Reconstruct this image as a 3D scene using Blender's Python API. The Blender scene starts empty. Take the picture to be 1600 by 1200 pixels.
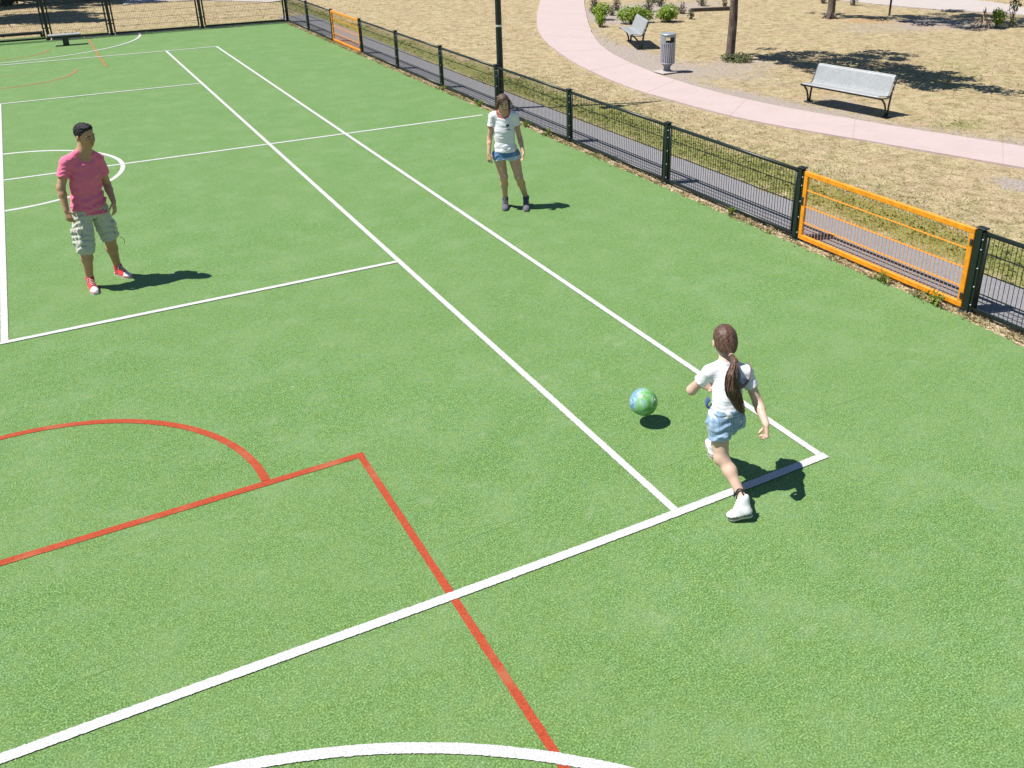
import bpy, math, random
import numpy as np
from mathutils import Vector, Matrix
random.seed(7)
rng = np.random.default_rng(11)
R = math.radians
scene = bpy.context.scene
COL = scene.collection

# ------------------------------------------------------------------ helpers
def V(*a):
    return np.array(a if len(a) > 1 else a[0], float)
def unit(v):
    v = np.asarray(v, float)
    return v / (np.linalg.norm(v) + 1e-12)

def tag(o, label=None, cat=None, group=None, kind=None):
    if label: o['label'] = label
    if cat: o['category'] = cat
    if group: o['group'] = group
    if kind: o['kind'] = kind
    return o

def empty(name, loc, label, cat, group=None, rz=0.0):
    o = bpy.data.objects.new(name, None)
    o.empty_display_size = 0.2
    COL.objects.link(o)
    o.location = loc
    o.rotation_euler = (0, 0, rz)
    return tag(o, label, cat, group)

def mesh_obj(name, verts, faces, mats, parent=None, loc=None, smooth=False, fmat=None, col=None):
    """one mesh object; verts in world space if loc given (moved so that the origin is at loc)"""
    me = bpy.data.meshes.new(name)
    verts = np.asarray(verts, np.float64).reshape(-1, 3)
    if loc is not None:
        verts = verts - np.asarray(loc, float)
    nv = len(verts)
    if isinstance(faces, np.ndarray):
        n, k = faces.shape
        me.vertices.add(nv)
        me.vertices.foreach_set('co', verts.astype(np.float32).ravel())
        me.loops.add(n * k)
        me.loops.foreach_set('vertex_index', faces.astype(np.int32).ravel())
        me.polygons.add(n)
        me.polygons.foreach_set('loop_start', np.arange(0, n * k, k, dtype=np.int32))
        me.polygons.foreach_set('loop_total', np.full(n, k, np.int32))
        me.update(calc_edges=True)
    else:
        me.from_pydata([tuple(v) for v in verts], [], [tuple(f) for f in faces])
    if not isinstance(mats, (list, tuple)): mats = [mats]
    for m in mats: me.materials.append(m)
    if fmat is not None:
        me.polygons.foreach_set('material_index', np.asarray(fmat, np.int32))
    if smooth:
        me.polygons.foreach_set('use_smooth', np.ones(len(me.polygons), bool))
    if col is not None:
        a = me.color_attributes.new('Col', 'FLOAT_COLOR', 'POINT')
        c = np.ones((nv, 4), np.float32); c[:, :col.shape[1]] = col
        a.data.foreach_set('color', c.ravel())
    me.validate()
    o = bpy.data.objects.new(name, me)
    COL.objects.link(o)
    if parent is not None: o.parent = parent
    if loc is not None and parent is None: o.location = loc
    return o

class MB:
    """collects simple shapes; build() links them as one mesh"""
    def __init__(s): s.v = []; s.f = []; s.m = []
    def add(s, vs, fs, mi=0):
        b = len(s.v)
        s.v.extend([tuple(map(float, v)) for v in vs])
        s.f.extend([tuple(i + b for i in f) for f in fs])
        s.m.extend([mi] * len(fs))
    def box(s, c, size, ax=None, mi=0, bevel=0.0):
        c = V(c); hx, hy, hz = [d / 2 for d in size]
        A = np.eye(3) if ax is None else np.array(ax, float)
        if bevel <= 0:
            vs = [c + A[0] * x * hx + A[1] * y * hy + A[2] * z * hz for x in (-1, 1) for y in (-1, 1) for z in (-1, 1)]
            s.add(vs, [(0, 1, 3, 2), (4, 6, 7, 5), (0, 4, 5, 1), (2, 3, 7, 6), (0, 2, 6, 4), (1, 5, 7, 3)], mi)
        else:
            b = min(bevel, hx * .9, hy * .9, hz * .9)
            rings = []
            for z, ins in ((-hz, b), (-hz + b, 0), (hz - b, 0), (hz, b)):
                x0, y0 = hx - ins, hy - ins
                pts = [(x0 - b, -y0), (x0, -y0 + b), (x0, y0 - b), (x0 - b, y0), (-x0 + b, y0), (-x0, y0 - b), (-x0, -y0 + b), (-x0 + b, -y0)]
                rings.append([c + A[0] * x + A[1] * y + A[2] * z for x, y in pts])
            vs = [p for r in rings for p in r]; fs = []
            for k in range(3):
                for i in range(8):
                    j = (i + 1) % 8
                    fs.append((k * 8 + i, k * 8 + j, k * 8 + 8 + j, k * 8 + 8 + i))
            fs.append(tuple(range(7, -1, -1))); fs.append(tuple(24 + i for i in range(8)))
            s.add(vs, fs, mi)
    def tube(s, pts, r, n=8, mi=0, caps=True, flat=None):
        pts = [V(p) for p in pts]
        rs = [r] * len(pts) if np.isscalar(r) else list(r)
        vs = []; fs = []
        up = V(0, 0, 1)
        prev = None
        for i, p in enumerate(pts):
            d = unit(pts[min(i + 1, len(pts) - 1)] - pts[max(i - 1, 0)])
            if prev is None:
                ref = up if abs(d @ up) < .95 else V(1, 0, 0)
                a = unit(np.cross(d, ref))
            else:
                a = unit(prev - d * (prev @ d))
            prev = a; b = np.cross(d, a)
            for k in range(n):
                t = 2 * math.pi * (k + .5) / n
                vs.append(p + (a * math.cos(t) + b * math.sin(t) * (flat or 1)) * rs[i])
        for i in range(len(pts) - 1):
            for k in range(n):
                j = (k + 1) % n
                fs.append((i * n + k, i * n + j, i * n + n + j, i * n + n + k))
        if caps:
            fs.append(tuple(range(n - 1, -1, -1)))
            q = (len(pts) - 1) * n
            fs.append(tuple(q + k for k in range(n)))
        s.add(vs, fs, mi)
    def lathe(s, prof, c, n=24, mi=0):
        c = V(c); vs = []; fs = []
        for r, z in prof:
            for k in range(n):
                t = 2 * math.pi * k / n
                vs.append(c + V(r * math.cos(t), r * math.sin(t), z))
        for i in range(len(prof) - 1):
            for k in range(n):
                j = (k + 1) % n
                fs.append((i * n + k, i * n + j, i * n + n + j, i * n + n + k))
        if prof[0][0] > 1e-4: fs.append(tuple(range(n - 1, -1, -1)))
        if prof[-1][0] > 1e-4: fs.append(tuple((len(prof) - 1) * n + k for k in range(n)))
        s.add(vs, fs, mi)
    def sphere(s, c, r, n=10, mi=0):
        prof = [(max(1e-5, r * math.sin(math.pi * i / n)), -r * math.cos(math.pi * i / n)) for i in range(n + 1)]
        s.lathe(prof, c, 2 * n, mi)
    def build(s, name, mats, parent=None, loc=None, smooth=False):
        return mesh_obj(name, s.v, s.f, mats, parent, loc, smooth, s.m)

# ------------------------------------------------------------------ materials
class NT:
    def __init__(s, name):
        s.mat = bpy.data.materials.new(name); s.mat.use_nodes = True
        s.t = s.mat.node_tree; s.n = s.t.nodes; s.l = s.t.links
        s.b = s.n['Principled BSDF']
        s._co = None
    def new(s, typ, **kw):
        n = s.n.new(typ)
        for k, v in kw.items(): setattr(n, k, v)
        return n
    def link(s, a, b): s.l.new(a, b)
    def co(s, kind='Object'):
        if s._co is None: s._co = s.new('ShaderNodeTexCoord')
        return s._co.outputs[kind]
    def pos(s):
        return s.new('ShaderNodeNewGeometry').outputs['Position']
    def noise(s, scale, detail=4, rough=.55, co=None, dist=0.0, stretch=None):
        n = s.new('ShaderNodeTexNoise')
        n.inputs['Scale'].default_value = scale; n.inputs['Detail'].default_value = detail
        n.inputs['Roughness'].default_value = rough; n.inputs['Distortion'].default_value = dist
        c = co if co is not None else s.co()
        if stretch:
            m = s.new('ShaderNodeMapping'); m.inputs['Scale'].default_value = stretch
            s.link(c, m.inputs['Vector']); c = m.outputs['Vector']
        s.link(c, n.inputs['Vector'])
        return n.outputs['Fac']
    def ramp(s, fac, stops, interp='LINEAR'):
        r = s.new('ShaderNodeValToRGB'); r.color_ramp.interpolation = interp
        e = r.color_ramp.elements
        while len(e) < len(stops): e.new(.5)
        for el, (p, c) in zip(e, stops):
            el.position = p
            el.color = (c, c, c, 1) if np.isscalar(c) else (*c[:3], 1)
        s.link(fac, r.inputs['Fac'])
        return r.outputs['Color']
    def mix(s, fac, a, b, mode='MIX'):
        m = s.new('ShaderNodeMix', data_type='RGBA', blend_type=mode)
        for k, v in ((0, fac), (6, a), (7, b)):
            if hasattr(v, 'is_output') or isinstance(v, bpy.types.NodeSocket): s.link(v, m.inputs[k])
            elif k == 0: m.inputs[0].default_value = v
            else: m.inputs[k].default_value = (*v[:3], 1)
        return m.outputs[2]
    def math(s, op, a, b=None, clamp=False):
        m = s.new('ShaderNodeMath', operation=op, use_clamp=clamp)
        for i, v in enumerate((a, b)):
            if v is None: continue
            if isinstance(v, bpy.types.NodeSocket): s.link(v, m.inputs[i])
            else: m.inputs[i].default_value = v
        return m.outputs[0]
    def attr(s, name, out='Color'):
        a = s.new('ShaderNodeAttribute'); a.attribute_name = name
        return a.outputs[out]
    def island(s):
        return s.new('ShaderNodeNewGeometry').outputs['Random Per Island']
    def color(s, c):
        if isinstance(c, bpy.types.NodeSocket): s.link(c, s.b.inputs['Base Color'])
        else: s.b.inputs['Base Color'].default_value = (*c[:3], 1)
        return s
    def bump(s, h, strength=.3, dist=.01):
        b = s.new('ShaderNodeBump'); b.inputs['Strength'].default_value = strength
        b.inputs['Distance'].default_value = dist
        s.link(h, b.inputs['Height']); s.link(b.outputs['Normal'], s.b.inputs['Normal'])
        return s
    def set(s, rough=.6, spec=.3, metal=0.0, **kw):
        s.b.inputs['Roughness'].default_value = rough
        s.b.inputs['Specular IOR Level'].default_value = spec
        s.b.inputs['Metallic'].default_value = metal
        for k, v in kw.items(): s.b.inputs[k].default_value = v
        return s

def turf_material():
    m = NT('artificial_turf')
    fine = m.noise(95, 3, .7)
    mid = m.noise(23, 3, .6)
    patch = m.noise(2.2, 4, .6)
    big = m.noise(.35, 3, .5)
    c = m.ramp(fine, [(.37, (.040, .095, .016)), (.47, (.090, .186, .042)), (.545, (.150, .270, .076)), (.64, (.29, .43, .18))])
    c2 = m.ramp(mid, [(.34, (.78, .82, .72)), (.66, (1.16, 1.13, 1.22))])
    c = m.mix(1.0, c, c2, 'MULTIPLY')
    c = m.mix(m.ramp(patch, [(.44, 0.0), (.70, .36)]), c, (.205, .295, .135))
    c = m.mix(m.ramp(m.noise(.8, 5, .62, dist=.5), [(.40, .0), (.64, .34)]), c, m.mix(1.0, c, (.84, .88, .76), 'MULTIPLY'))
    hue = m.noise(9.5, 3, .6)
    c = m.mix(1.0, c, m.ramp(hue, [(.36, (1.05, 1.0, .92)), (.64, (.97, 1.0, 1.12))]), 'MULTIPLY')
    sc = m.noise(5.5, 2, .5)
    c = m.mix(m.math('MULTIPLY', m.ramp(sc, [(.62, 0.0), (.78, .45)]), m.ramp(fine, [(.4, .4), (.6, 1.0)])), c, (.28, .34, .20))
    c = m.mix(m.ramp(big, [(.4, 0.0), (.62, .45)]), c, m.mix(.5, c, (.15, .235, .075)))
    vo = m.new('ShaderNodeTexVoronoi'); vo.inputs['Scale'].default_value = 2.3; m.link(m.co(), vo.inputs['Vector'])
    c = m.mix(m.math('MULTIPLY', m.math('LESS_THAN', vo.outputs['Distance'], .022), m.ramp(m.noise(1.7, 2), [(.5, 0.0), (.55, .8)])), c, (.42, .46, .36))
    # joins between the turf rolls
    sep = m.new('ShaderNodeSeparateXYZ'); m.link(m.pos(), sep.inputs[0])
    wob = m.math('MULTIPLY', m.math('SUBTRACT', m.noise(1.3, 3), .5), .05)
    t = m.math('ADD', m.math('ADD', sep.outputs['Y'], 7.95), wob)
    t = m.math('ABSOLUTE', m.math('SUBTRACT', m.math('PINGPONG', t, 1.72), 0.0))
    seam = m.math('LESS_THAN', t, .006)
    seam = m.math('MULTIPLY', seam, m.ramp(m.noise(.9, 2), [(.52, 0.0), (.6, .30)]))
    c = m.mix(seam, c, (.03, .07, .02))
    m.color(c).set(.85, .15)
    m.b.inputs['Sheen Weight'].default_value = .25
    m.b.inputs['Sheen Roughness'].default_value = .5
    m.b.inputs['Sheen Tint'].default_value = (.7, .9, .55, 1)
    h = m.math('ADD', fine, m.math('MULTIPLY', mid, .8))
    return m.bump(h, .75, .012).mat

def line_material(name, base, wear, wcol):
    m = NT(name)
    f = m.noise(110, 3, .7)
    w = m.noise(2.1, 4, .65)
    c = m.ramp(f, [(.36, tuple(x * .66 for x in base)), (.5, tuple(x * .95 for x in base)), (.62, tuple(x * 1.15 for x in base))])
    c = m.mix(m.math('MULTIPLY', m.ramp(w, [(.52, 0.0), (.70, wear)]), m.ramp(f, [(.35, 1.0), (.65, .5)])), c, wcol)
    m.color(c).set(.85, .15)
    return m.bump(f, .5, .008).mat

def simple(name, c, rough=.5, spec=.4, metal=0.0, nscale=None, namt=.25, bump=0.0, **kw):
    m = NT(name)
    if nscale:
        f = m.noise(nscale, 4)
        col = m.ramp(f, [(.3, tuple(x * (1 - namt) for x in c)), (.7, tuple(min(1, x * (1 + namt)) for x in c))])
        m.color(col)
        if bump: m.bump(f, bump, .006)
    else:
        m.color(c)
    return m.set(rough, spec, metal, **kw).mat

def ground_material():
    # Col.r = amount of green, Col.g = amount of bare soil / gravel
    m = NT('dry_grass_soil')
    a = m.new('ShaderNodeSeparateColor'); m.link(m.attr('Col'), a.inputs[0])
    fine = m.noise(38, 5, .7); mid = m.noise(7, 4, .62); big = m.noise(1.1, 4, .6)
    straw = m.ramp(fine, [(.32, (.17, .125, .068)), (.48, (.34, .275, .155)), (.66, (.52, .445, .28))])
    straw = m.mix(m.ramp(big, [(.38, 0.0), (.66, .65)]), straw, m.ramp(fine, [(.33, (.19, .125, .075)), (.67, (.46, .345, .225))]))
    green = m.ramp(fine, [(.32, (.07, .085, .018)), (.5, (.17, .19, .045)), (.68, (.33, .33, .12))])
    soil = m.ramp(fine, [(.33, (.20, .16, .135)), (.52, (.33, .28, .245)), (.68, (.46, .41, .37))])
    tuft = m.noise(4.2, 5, .65, dist=.6)
    straw = m.mix(1.0, straw, m.ramp(tuft, [(.36, (.66, .68, .58)), (.5, (1.0, 1.0, 1.0)), (.64, (1.18, 1.17, 1.22))]), 'MULTIPLY')
    g = m.ramp(m.math('ADD', a.outputs[0], m.math('MULTIPLY', m.math('SUBTRACT', mid, .5), 1.3)), [(.40, 0.0), (.75, .85)])
    d = m.ramp(m.math('ADD', a.outputs[1], m.math('MULTIPLY', m.math('SUBTRACT', mid, .5), 1.1)), [(.42, 0.0), (.66, .95)])
    c = m.mix(g, straw, green)
    c = m.mix(d, c, soil)
    lf = m.ramp(m.math('ADD', a.outputs[2], m.math('MULTIPLY', m.math('SUBTRACT', m.noise(13, 4, .7), .5), 1.6)), [(.42, 0.0), (.62, .8)])
    c = m.mix(lf, c, m.ramp(fine, [(.34, (.20, .10, .045)), (.52, (.40, .23, .11)), (.68, (.52, .36, .21))]))
    m.color(c).set(.95, .1)
    return m.bump(m.math('ADD', fine, m.math('MULTIPLY', mid, 1.5)), .7, .03).mat

def concrete_material(name, c, joint=None):
    m = NT(name)
    f = m.noise(60, 4, .7); b = m.noise(1.6, 4, .6)
    col = m.ramp(f, [(.3, tuple(x * .90 for x in c)), (.7, tuple(min(1, x * 1.06) for x in c))])
    col = m.mix(m.ramp(b, [(.4, 0.0), (.75, .5)]), col, tuple(x * .86 for x in c))
    col = m.mix(m.ramp(m.noise(6, 5, .65, dist=.4), [(.52, 0.0), (.72, .35)]), col, tuple(x * y for x, y in zip(c, (.80, .76, .70))))
    m.color(col).set(.9, .2)
    return m.bump(f, .15, .004).mat

def metal_paint(name, c, rough=.4):
    m = NT(name)
    f = m.noise(14, 5, .6)
    m.color(m.ramp(f, [(.35, tuple(x * .8 for x in c)), (.7, tuple(x * 1.15 for x in c))]))
    m.set(rough, .5)
    return m.mat

def leaf_material(name, c1, c2, c3):
    m = NT(name)
    r = m.island()
    col = m.ramp(r, [(0.0, c1), (.5, c2), (1.0, c3)])
    m.color(col).set(.55, .35)
    m.b.inputs['Transmission Weight'].default_value = 0
    # thin leaf: let some light through
    tr = m.new('ShaderNodeBsdfTranslucent'); m.link(col, tr.inputs['Color'])
    mx = m.new('ShaderNodeMixShader'); mx.inputs[0].default_value = .3
    m.link(m.b.outputs[0], mx.inputs[1]); m.link(tr.outputs[0], mx.inputs[2])
    m.link(mx.outputs[0], m.n['Material Output'].inputs['Surface'])
    return m.mat

def blade_material(name):
    m = NT(name)
    col = m.attr('Col')
    m.color(col).set(.8, .15)
    tr = m.new('ShaderNodeBsdfTranslucent'); m.link(col, tr.inputs['Color'])
    mx = m.new('ShaderNodeMixShader'); mx.inputs[0].default_value = .3
    m.link(m.b.outputs[0], mx.inputs[1]); m.link(tr.outputs[0], mx.inputs[2])
    m.link(mx.outputs[0], m.n['Material Output'].inputs['Surface'])
    return m.mat

def bark_material():
    m = NT('bark')
    f = m.noise(22, 5, .65, stretch=(1, 1, .22)); b = m.noise(3.0, 3)
    c = m.ramp(f, [(.33, (.05, .036, .030)), (.52, (.125, .095, .078)), (.68, (.23, .185, .155))])
    c = m.mix(m.ramp(b, [(.5, 0.0), (.7, .4)]), c, (.17, .14, .12))
    m.color(c).set(.9, .2)
    return m.bump(f, .8, .03).mat

def skin_material(name, c):
    m = NT(name)
    f = m.noise(9, 3); g = m.noise(120, 3)
    col = m.ramp(f, [(.3, tuple(x * .88 for x in c)), (.7, tuple(x * 1.1 for x in c))])
    m.color(col).set(.5, .4)
    m.b.inputs['Subsurface Weight'].default_value = .12
    m.b.inputs['Subsurface Radius'].default_value = (.012, .005, .003)
    return m.bump(g, .05, .002).mat

def cloth_material(name, c, scale=160, amt=.12, fold=.25, patch=None):
    m = NT(name)
    f = m.noise(scale, 3, .6); w = m.noise(9, 3, .55, dist=.8, stretch=(.5, .5, 1.4))
    col = m.ramp(f, [(.3, tuple(x * (1 - amt) for x in c)), (.7, tuple(min(1, x * (1 + amt)) for x in c))])
    if patch:
        col = m.mix(m.ramp(m.noise(patch[0], 3), [(.42, 0.0), (.7, patch[2])]), col, patch[1])
    m.color(col).set(.85, .2)
    m.b.inputs['Sheen Weight'].default_value = .15
    return m.bump(w, fold, .03).mat

def hair_material(name, c1, c2, stretch=(1, 1, .12), rough=.5):
    m = NT(name)
    f = m.noise(130, 3, .6, stretch=stretch)
    m.color(m.ramp(f, [(.38, c1), (.62, c2)])).set(rough, .35)
    return m.bump(f, .5, .004).mat

# ------------------------------------------------------------------ implicit bodies (signed distance fields + surface nets)
def surface_nets(f, org, h):
    s = f < 0
    nx, ny, nz = f.shape
    c = [s[i:nx - 1 + i, j:ny - 1 + j, k:nz - 1 + k] for i in (0, 1) for j in (0, 1) for k in (0, 1)]
    anyv = c[0].copy(); allv = c[0].copy()
    for q in c[1:]:
        anyv |= q; allv &= q
    act = anyv & ~allv
    idx = np.argwhere(act)
    vid = -np.ones(act.shape, np.int32)
    vid[act] = np.arange(len(idx))
    acc = np.zeros((len(idx), 3)); cnt = np.zeros(len(idx))
    I, J, K = idx.T
    offs = [(i, j, k) for i in (0, 1) for j in (0, 1) for k in (0, 1)]
    for a in range(8):
        for b in range(a + 1, 8):
            oa, ob = offs[a], offs[b]
            if sum(abs(x - y) for x, y in zip(oa, ob)) != 1: continue
            fa = f[I + oa[0], J + oa[1], K + oa[2]]; fb = f[I + ob[0], J + ob[1], K + ob[2]]
            m = (fa < 0) != (fb < 0)
            t = fa[m] / (fa[m] - fb[m])
            pa = np.array(oa, float); pb = np.array(ob, float)
            acc[m] += pa + (pb - pa) * t[:, None]; cnt[m] += 1
    v = org + (idx + acc / cnt[:, None]) * h
    faces = []
    for ax in range(3):
        u, w = [(1, 2), (2, 0), (0, 1)][ax]
        sl0 = [slice(1, -1)] * 3; sl1 = [slice(1, -1)] * 3
        sl0[ax] = slice(0, -1); sl1[ax] = slice(1, None)
        s0 = s[tuple(sl0)]; s1 = s[tuple(sl1)]
        for inside in (True, False):
            e = np.argwhere((s0 == inside) & (s1 != inside))
            if not len(e): continue
            e = e + np.array([0 if d == ax else 1 for d in range(3)])
            def g(du, dw):
                q = e.copy(); q[:, u] += du; q[:, w] += dw
                return vid[q[:, 0], q[:, 1], q[:, 2]]
            quad = np.stack([g(-1, -1), g(0, -1), g(0, 0), g(-1, 0)], 1)
            if not inside: quad = quad[:, ::-1]
            faces.append(quad)
    faces = np.concatenate(faces)
    faces = faces[(faces >= 0).all(1)]
    return v, faces

class SDF:
    def __init__(s, k=.02): s.ops = []; s.k = k; s.lo = V(9e9, 9e9, 9e9); s.hi = -s.lo
    def _add(s, fn, lo, hi, k, mode):
        s.ops.append((fn, V(lo), V(hi), s.k if k is None else k, mode))
        if mode == 'add':
            s.lo = np.minimum(s.lo, lo); s.hi = np.maximum(s.hi, hi)
        return s
    def cone(s, a, b, ra, rb, k=None, flat=None, fax=None, mode='add'):
        a = V(a); b = V(b); ab = b - a; L2 = max(ab @ ab, 1e-9)
        fx = None if fax is None else unit(fax)
        def fn(P):
            q = P - a
            t = np.clip((q @ ab) / L2, 0, 1)
            d = q - t[..., None] * ab
            if fx is not None:
                c = d @ fx
                d = d + (c * (1 / flat - 1))[..., None] * fx
                dist = (np.sqrt((d * d).sum(-1)) - (ra + (rb - ra) * t)) * (min(1, flat) * .5 + .5)
            else:
                dist = np.sqrt((d * d).sum(-1)) - (ra + (rb - ra) * t)
            return dist
        r = max(ra, rb) * max(1, flat or 1)
        return s._add(fn, np.minimum(a, b) - r, np.maximum(a, b) + r, k, mode)
    def chain(s, pts, rs, k=None, **kw):
        for i in range(len(pts) - 1): s.cone(pts[i], pts[i + 1], rs[i], rs[i + 1], k, **kw)
        return s
    def ell(s, c, r, ax=None, k=None, mode='add'):
        c = V(c); r = V(r); A = np.eye(3) if ax is None else np.array(ax, float)
        def fn(P):
            q = (P - c) @ A.T
            k0 = np.sqrt(((q / r) ** 2).sum(-1)); k1 = np.sqrt(((q / (r * r)) ** 2).sum(-1))
            return k0 * (k0 - 1) / np.maximum(k1, 1e-6)
        m = r.max()
        return s._add(fn, c - m, c + m, k, mode)
    def loft(s, st, right, front, k=None, mode='add'):
        """stations (centre, half width, half depth) along a spine"""
        cs = np.array([q[0] for q in st], float); ws = np.array([q[1] for q in st]); ds = np.array([q[2] for q in st])
        axis = unit(cs[-1] - cs[0]); ts = (cs - cs[0]) @ axis
        r = unit(right); f = unit(front)
        def fn(P):
            t = (P - cs[0]) @ axis
            tc = np.clip(t, ts[0], ts[-1])
            c = np.stack([np.interp(tc, ts, cs[:, i]) for i in range(3)], -1)
            w = np.interp(tc, ts, ws); d = np.interp(tc, ts, ds)
            q = P - c
            x = q @ r; y = q @ f
            e = (np.sqrt((x / w) ** 2 + (y / d) ** 2) - 1) * np.minimum(w, d)
            over = np.abs(t - tc)
            return np.where(over > 0, np.sqrt(np.maximum(e, 0) ** 2 + over ** 2) + np.minimum(e, 0) * 0, e)
        m = max(ws.max(), ds.max())
        return s._add(fn, cs.min(0) - m, cs.max(0) + m, k, mode)
    def cut(s, p, n, k=.004):
        """removes everything on the side n points to, near p only if radius given"""
        p = V(p); n = unit(n)
        s.ops.append((lambda P: (P - p) @ n, None, None, k, 'cut'))
        return s
    def disp(s, fn):
        s.ops.append((fn, None, None, 0, 'disp')); return s
    def mesh(s, h):
        org = s.lo - 4 * h; n = np.ceil((s.hi + 4 * h - org) / h).astype(int) + 1
        f = np.full(n, .5, np.float32)
        def grid(i0, i1):
            g = np.meshgrid(*[org[d] + h * np.arange(i0[d], i1[d]) for d in range(3)], indexing='ij')
            return np.stack(g, -1)
        full = None
        for fn, lo, hi, k, mode in s.ops:
            if lo is None:
                if full is None: full = grid((0, 0, 0), n)
                if mode == 'cut': f = np.maximum(f, fn(full).astype(np.float32))
                else:
                    near = np.abs(f) < .06
                    f[near] += fn(full[near]).astype(np.float32)
                continue
            m = k + 3 * h + .015
            i0 = np.maximum(0, np.floor((lo - m - org) / h).astype(int)); i1 = np.minimum(n, np.ceil((hi + m - org) / h).astype(int) + 1)
            if (i1 <= i0).any(): continue
            sl = tuple(slice(a, b) for a, b in zip(i0, i1))
            d = fn(grid(i0, i1)).astype(np.float32); g = f[sl]
            if mode == 'add':
                t = np.clip(.5 + .5 * (g - d) / max(k, 1e-5), 0, 1)
                f[sl] = g * (1 - t) + d * t - k * t * (1 - t)
            else:
                f[sl] = np.maximum(g, -d)
        # keep the border outside
        f[0] = f[-1] = .5; f[:, 0] = f[:, -1] = .5; f[:, :, 0] = f[:, :, -1] = .5
        return surface_nets(f, org, h)

def folds(amp, scale, seed):
    r = np.random.default_rng(seed)
    K = r.normal(size=(5, 3)) * V(.45, .45, 1.0); K /= np.linalg.norm(K, axis=1)[:, None]
    ph = r.uniform(0, 6.28, 5); W = r.normal(size=(5, 3)) * .6
    def fn(P):
        o = 0
        for i in range(5):
            q = P @ K[i] * scale * (0.7 + .35 * i) + ph[i] + 1.6 * np.sin(P @ W[i] * scale * .6 + ph[(i + 1) % 5])
            o = o + np.abs(np.sin(q)) ** 1.5 - .5
        return amp * o / 2.2
    return fn

def relax(v, f, it=2, lam=.5):
    for _ in range(it):
        acc = np.zeros_like(v); cnt = np.zeros(len(v))
        for a, b in ((0, 1), (1, 2), (2, 3), (3, 0)):
            np.add.at(acc, f[:, a], v[f[:, b]]); np.add.at(acc, f[:, b], v[f[:, a]])
            np.add.at(cnt, f[:, a], 1); np.add.at(cnt, f[:, b], 1)
        v = v + lam * (acc / np.maximum(cnt, 1)[:, None] - v)
    return v

def sdf_obj(name, sd, h, mats, parent, base, paint=None, it=1):
    v, f = sd.mesh(h)
    v = relax(v, f, it)
    fm = None
    if paint is not None:
        fm = paint(v[f].mean(1))
    return mesh_obj(name, v, f, mats, parent, base, True, fm)

# ------------------------------------------------------------------ people
def rotz(v, a):
    c, s = math.cos(a), math.sin(a)
    return V(v[0] * c - v[1] * s, v[0] * s + v[1] * c, v[2])

def frame(front, pitch=0.0, roll=0.0):
    """right, front, up of something that faces along front (horizontal), pitched down by pitch"""
    f = unit(V(front[0], front[1], 0)); r = V(f[1], -f[0], 0); u = V(0, 0, 1)
    f2 = f * math.cos(pitch) - u * math.sin(pitch); u2 = u * math.cos(pitch) + f * math.sin(pitch)
    r2 = r * math.cos(roll) + u2 * math.sin(roll); u3 = u2 * math.cos(roll) - r * math.sin(roll)
    return r2, f2, u3

def add_hand(sd, wrist, tip, palm_n, thumb_side, sc=1.0, curl=.5):
    """palm, five separate fingers bent towards palm_n; thumb leaves the palm on thumb_side"""
    d = unit(V(tip) - V(wrist)); n = unit(V(palm_n) - d * (V(palm_n) @ d)); t = np.cross(d, n)
    if t @ V(thumb_side) < 0: t = -t
    w = V(wrist); L = .085 * sc
    k0 = w + d * L
    for o in (-.026, -.009, .009, .026):
        sd.cone(w + t * o * .6 * sc + d * .012 * sc, k0 + t * o * sc, .0135 * sc, .012 * sc, .012)
    for i, (o, fl) in enumerate(((.030, .068), (.0105, .076), (-.0095, .070), (-.029, .055))):
        p = k0 + t * o * sc; dirv = unit(d + t * o * 4)
        segs = (.45, .32, .23); rr = (.0095, .0085, .0075, .0062)
        ang = curl * (.35 + .08 * i); tot = 0; d0 = dirv
        for j, sg in enumerate(segs):
            tot += ang; dirv = unit(d0 * math.cos(tot) + n * math.sin(tot))
            q = p + dirv * fl * sg * sc
            sd.cone(p, q, rr[j] * sc, rr[j + 1] * sc, .003)
            p = q; ang = curl * (.65 + .1 * i)
    p0 = w + d * .022 * sc + t * .026 * sc; p1 = p0 + unit(d * .75 + t * .8 + n * .25) * .036 * sc
    fc = min(1, max(0, curl - .8)); p2 = p1 + unit(d * .9 + t * (.25 - .9 * fc) + n * (.5 + .8 * fc)) * .030 * sc; p3 = p2 + unit(d * (.9 - .6 * fc) - t * .9 * fc + n * (.5 + .3 * fc)) * .022 * sc
    sd.chain([p0, p1, p2, p3], [.0135 * sc, .0115 * sc, .010 * sc, .0075 * sc], .006)

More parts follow.
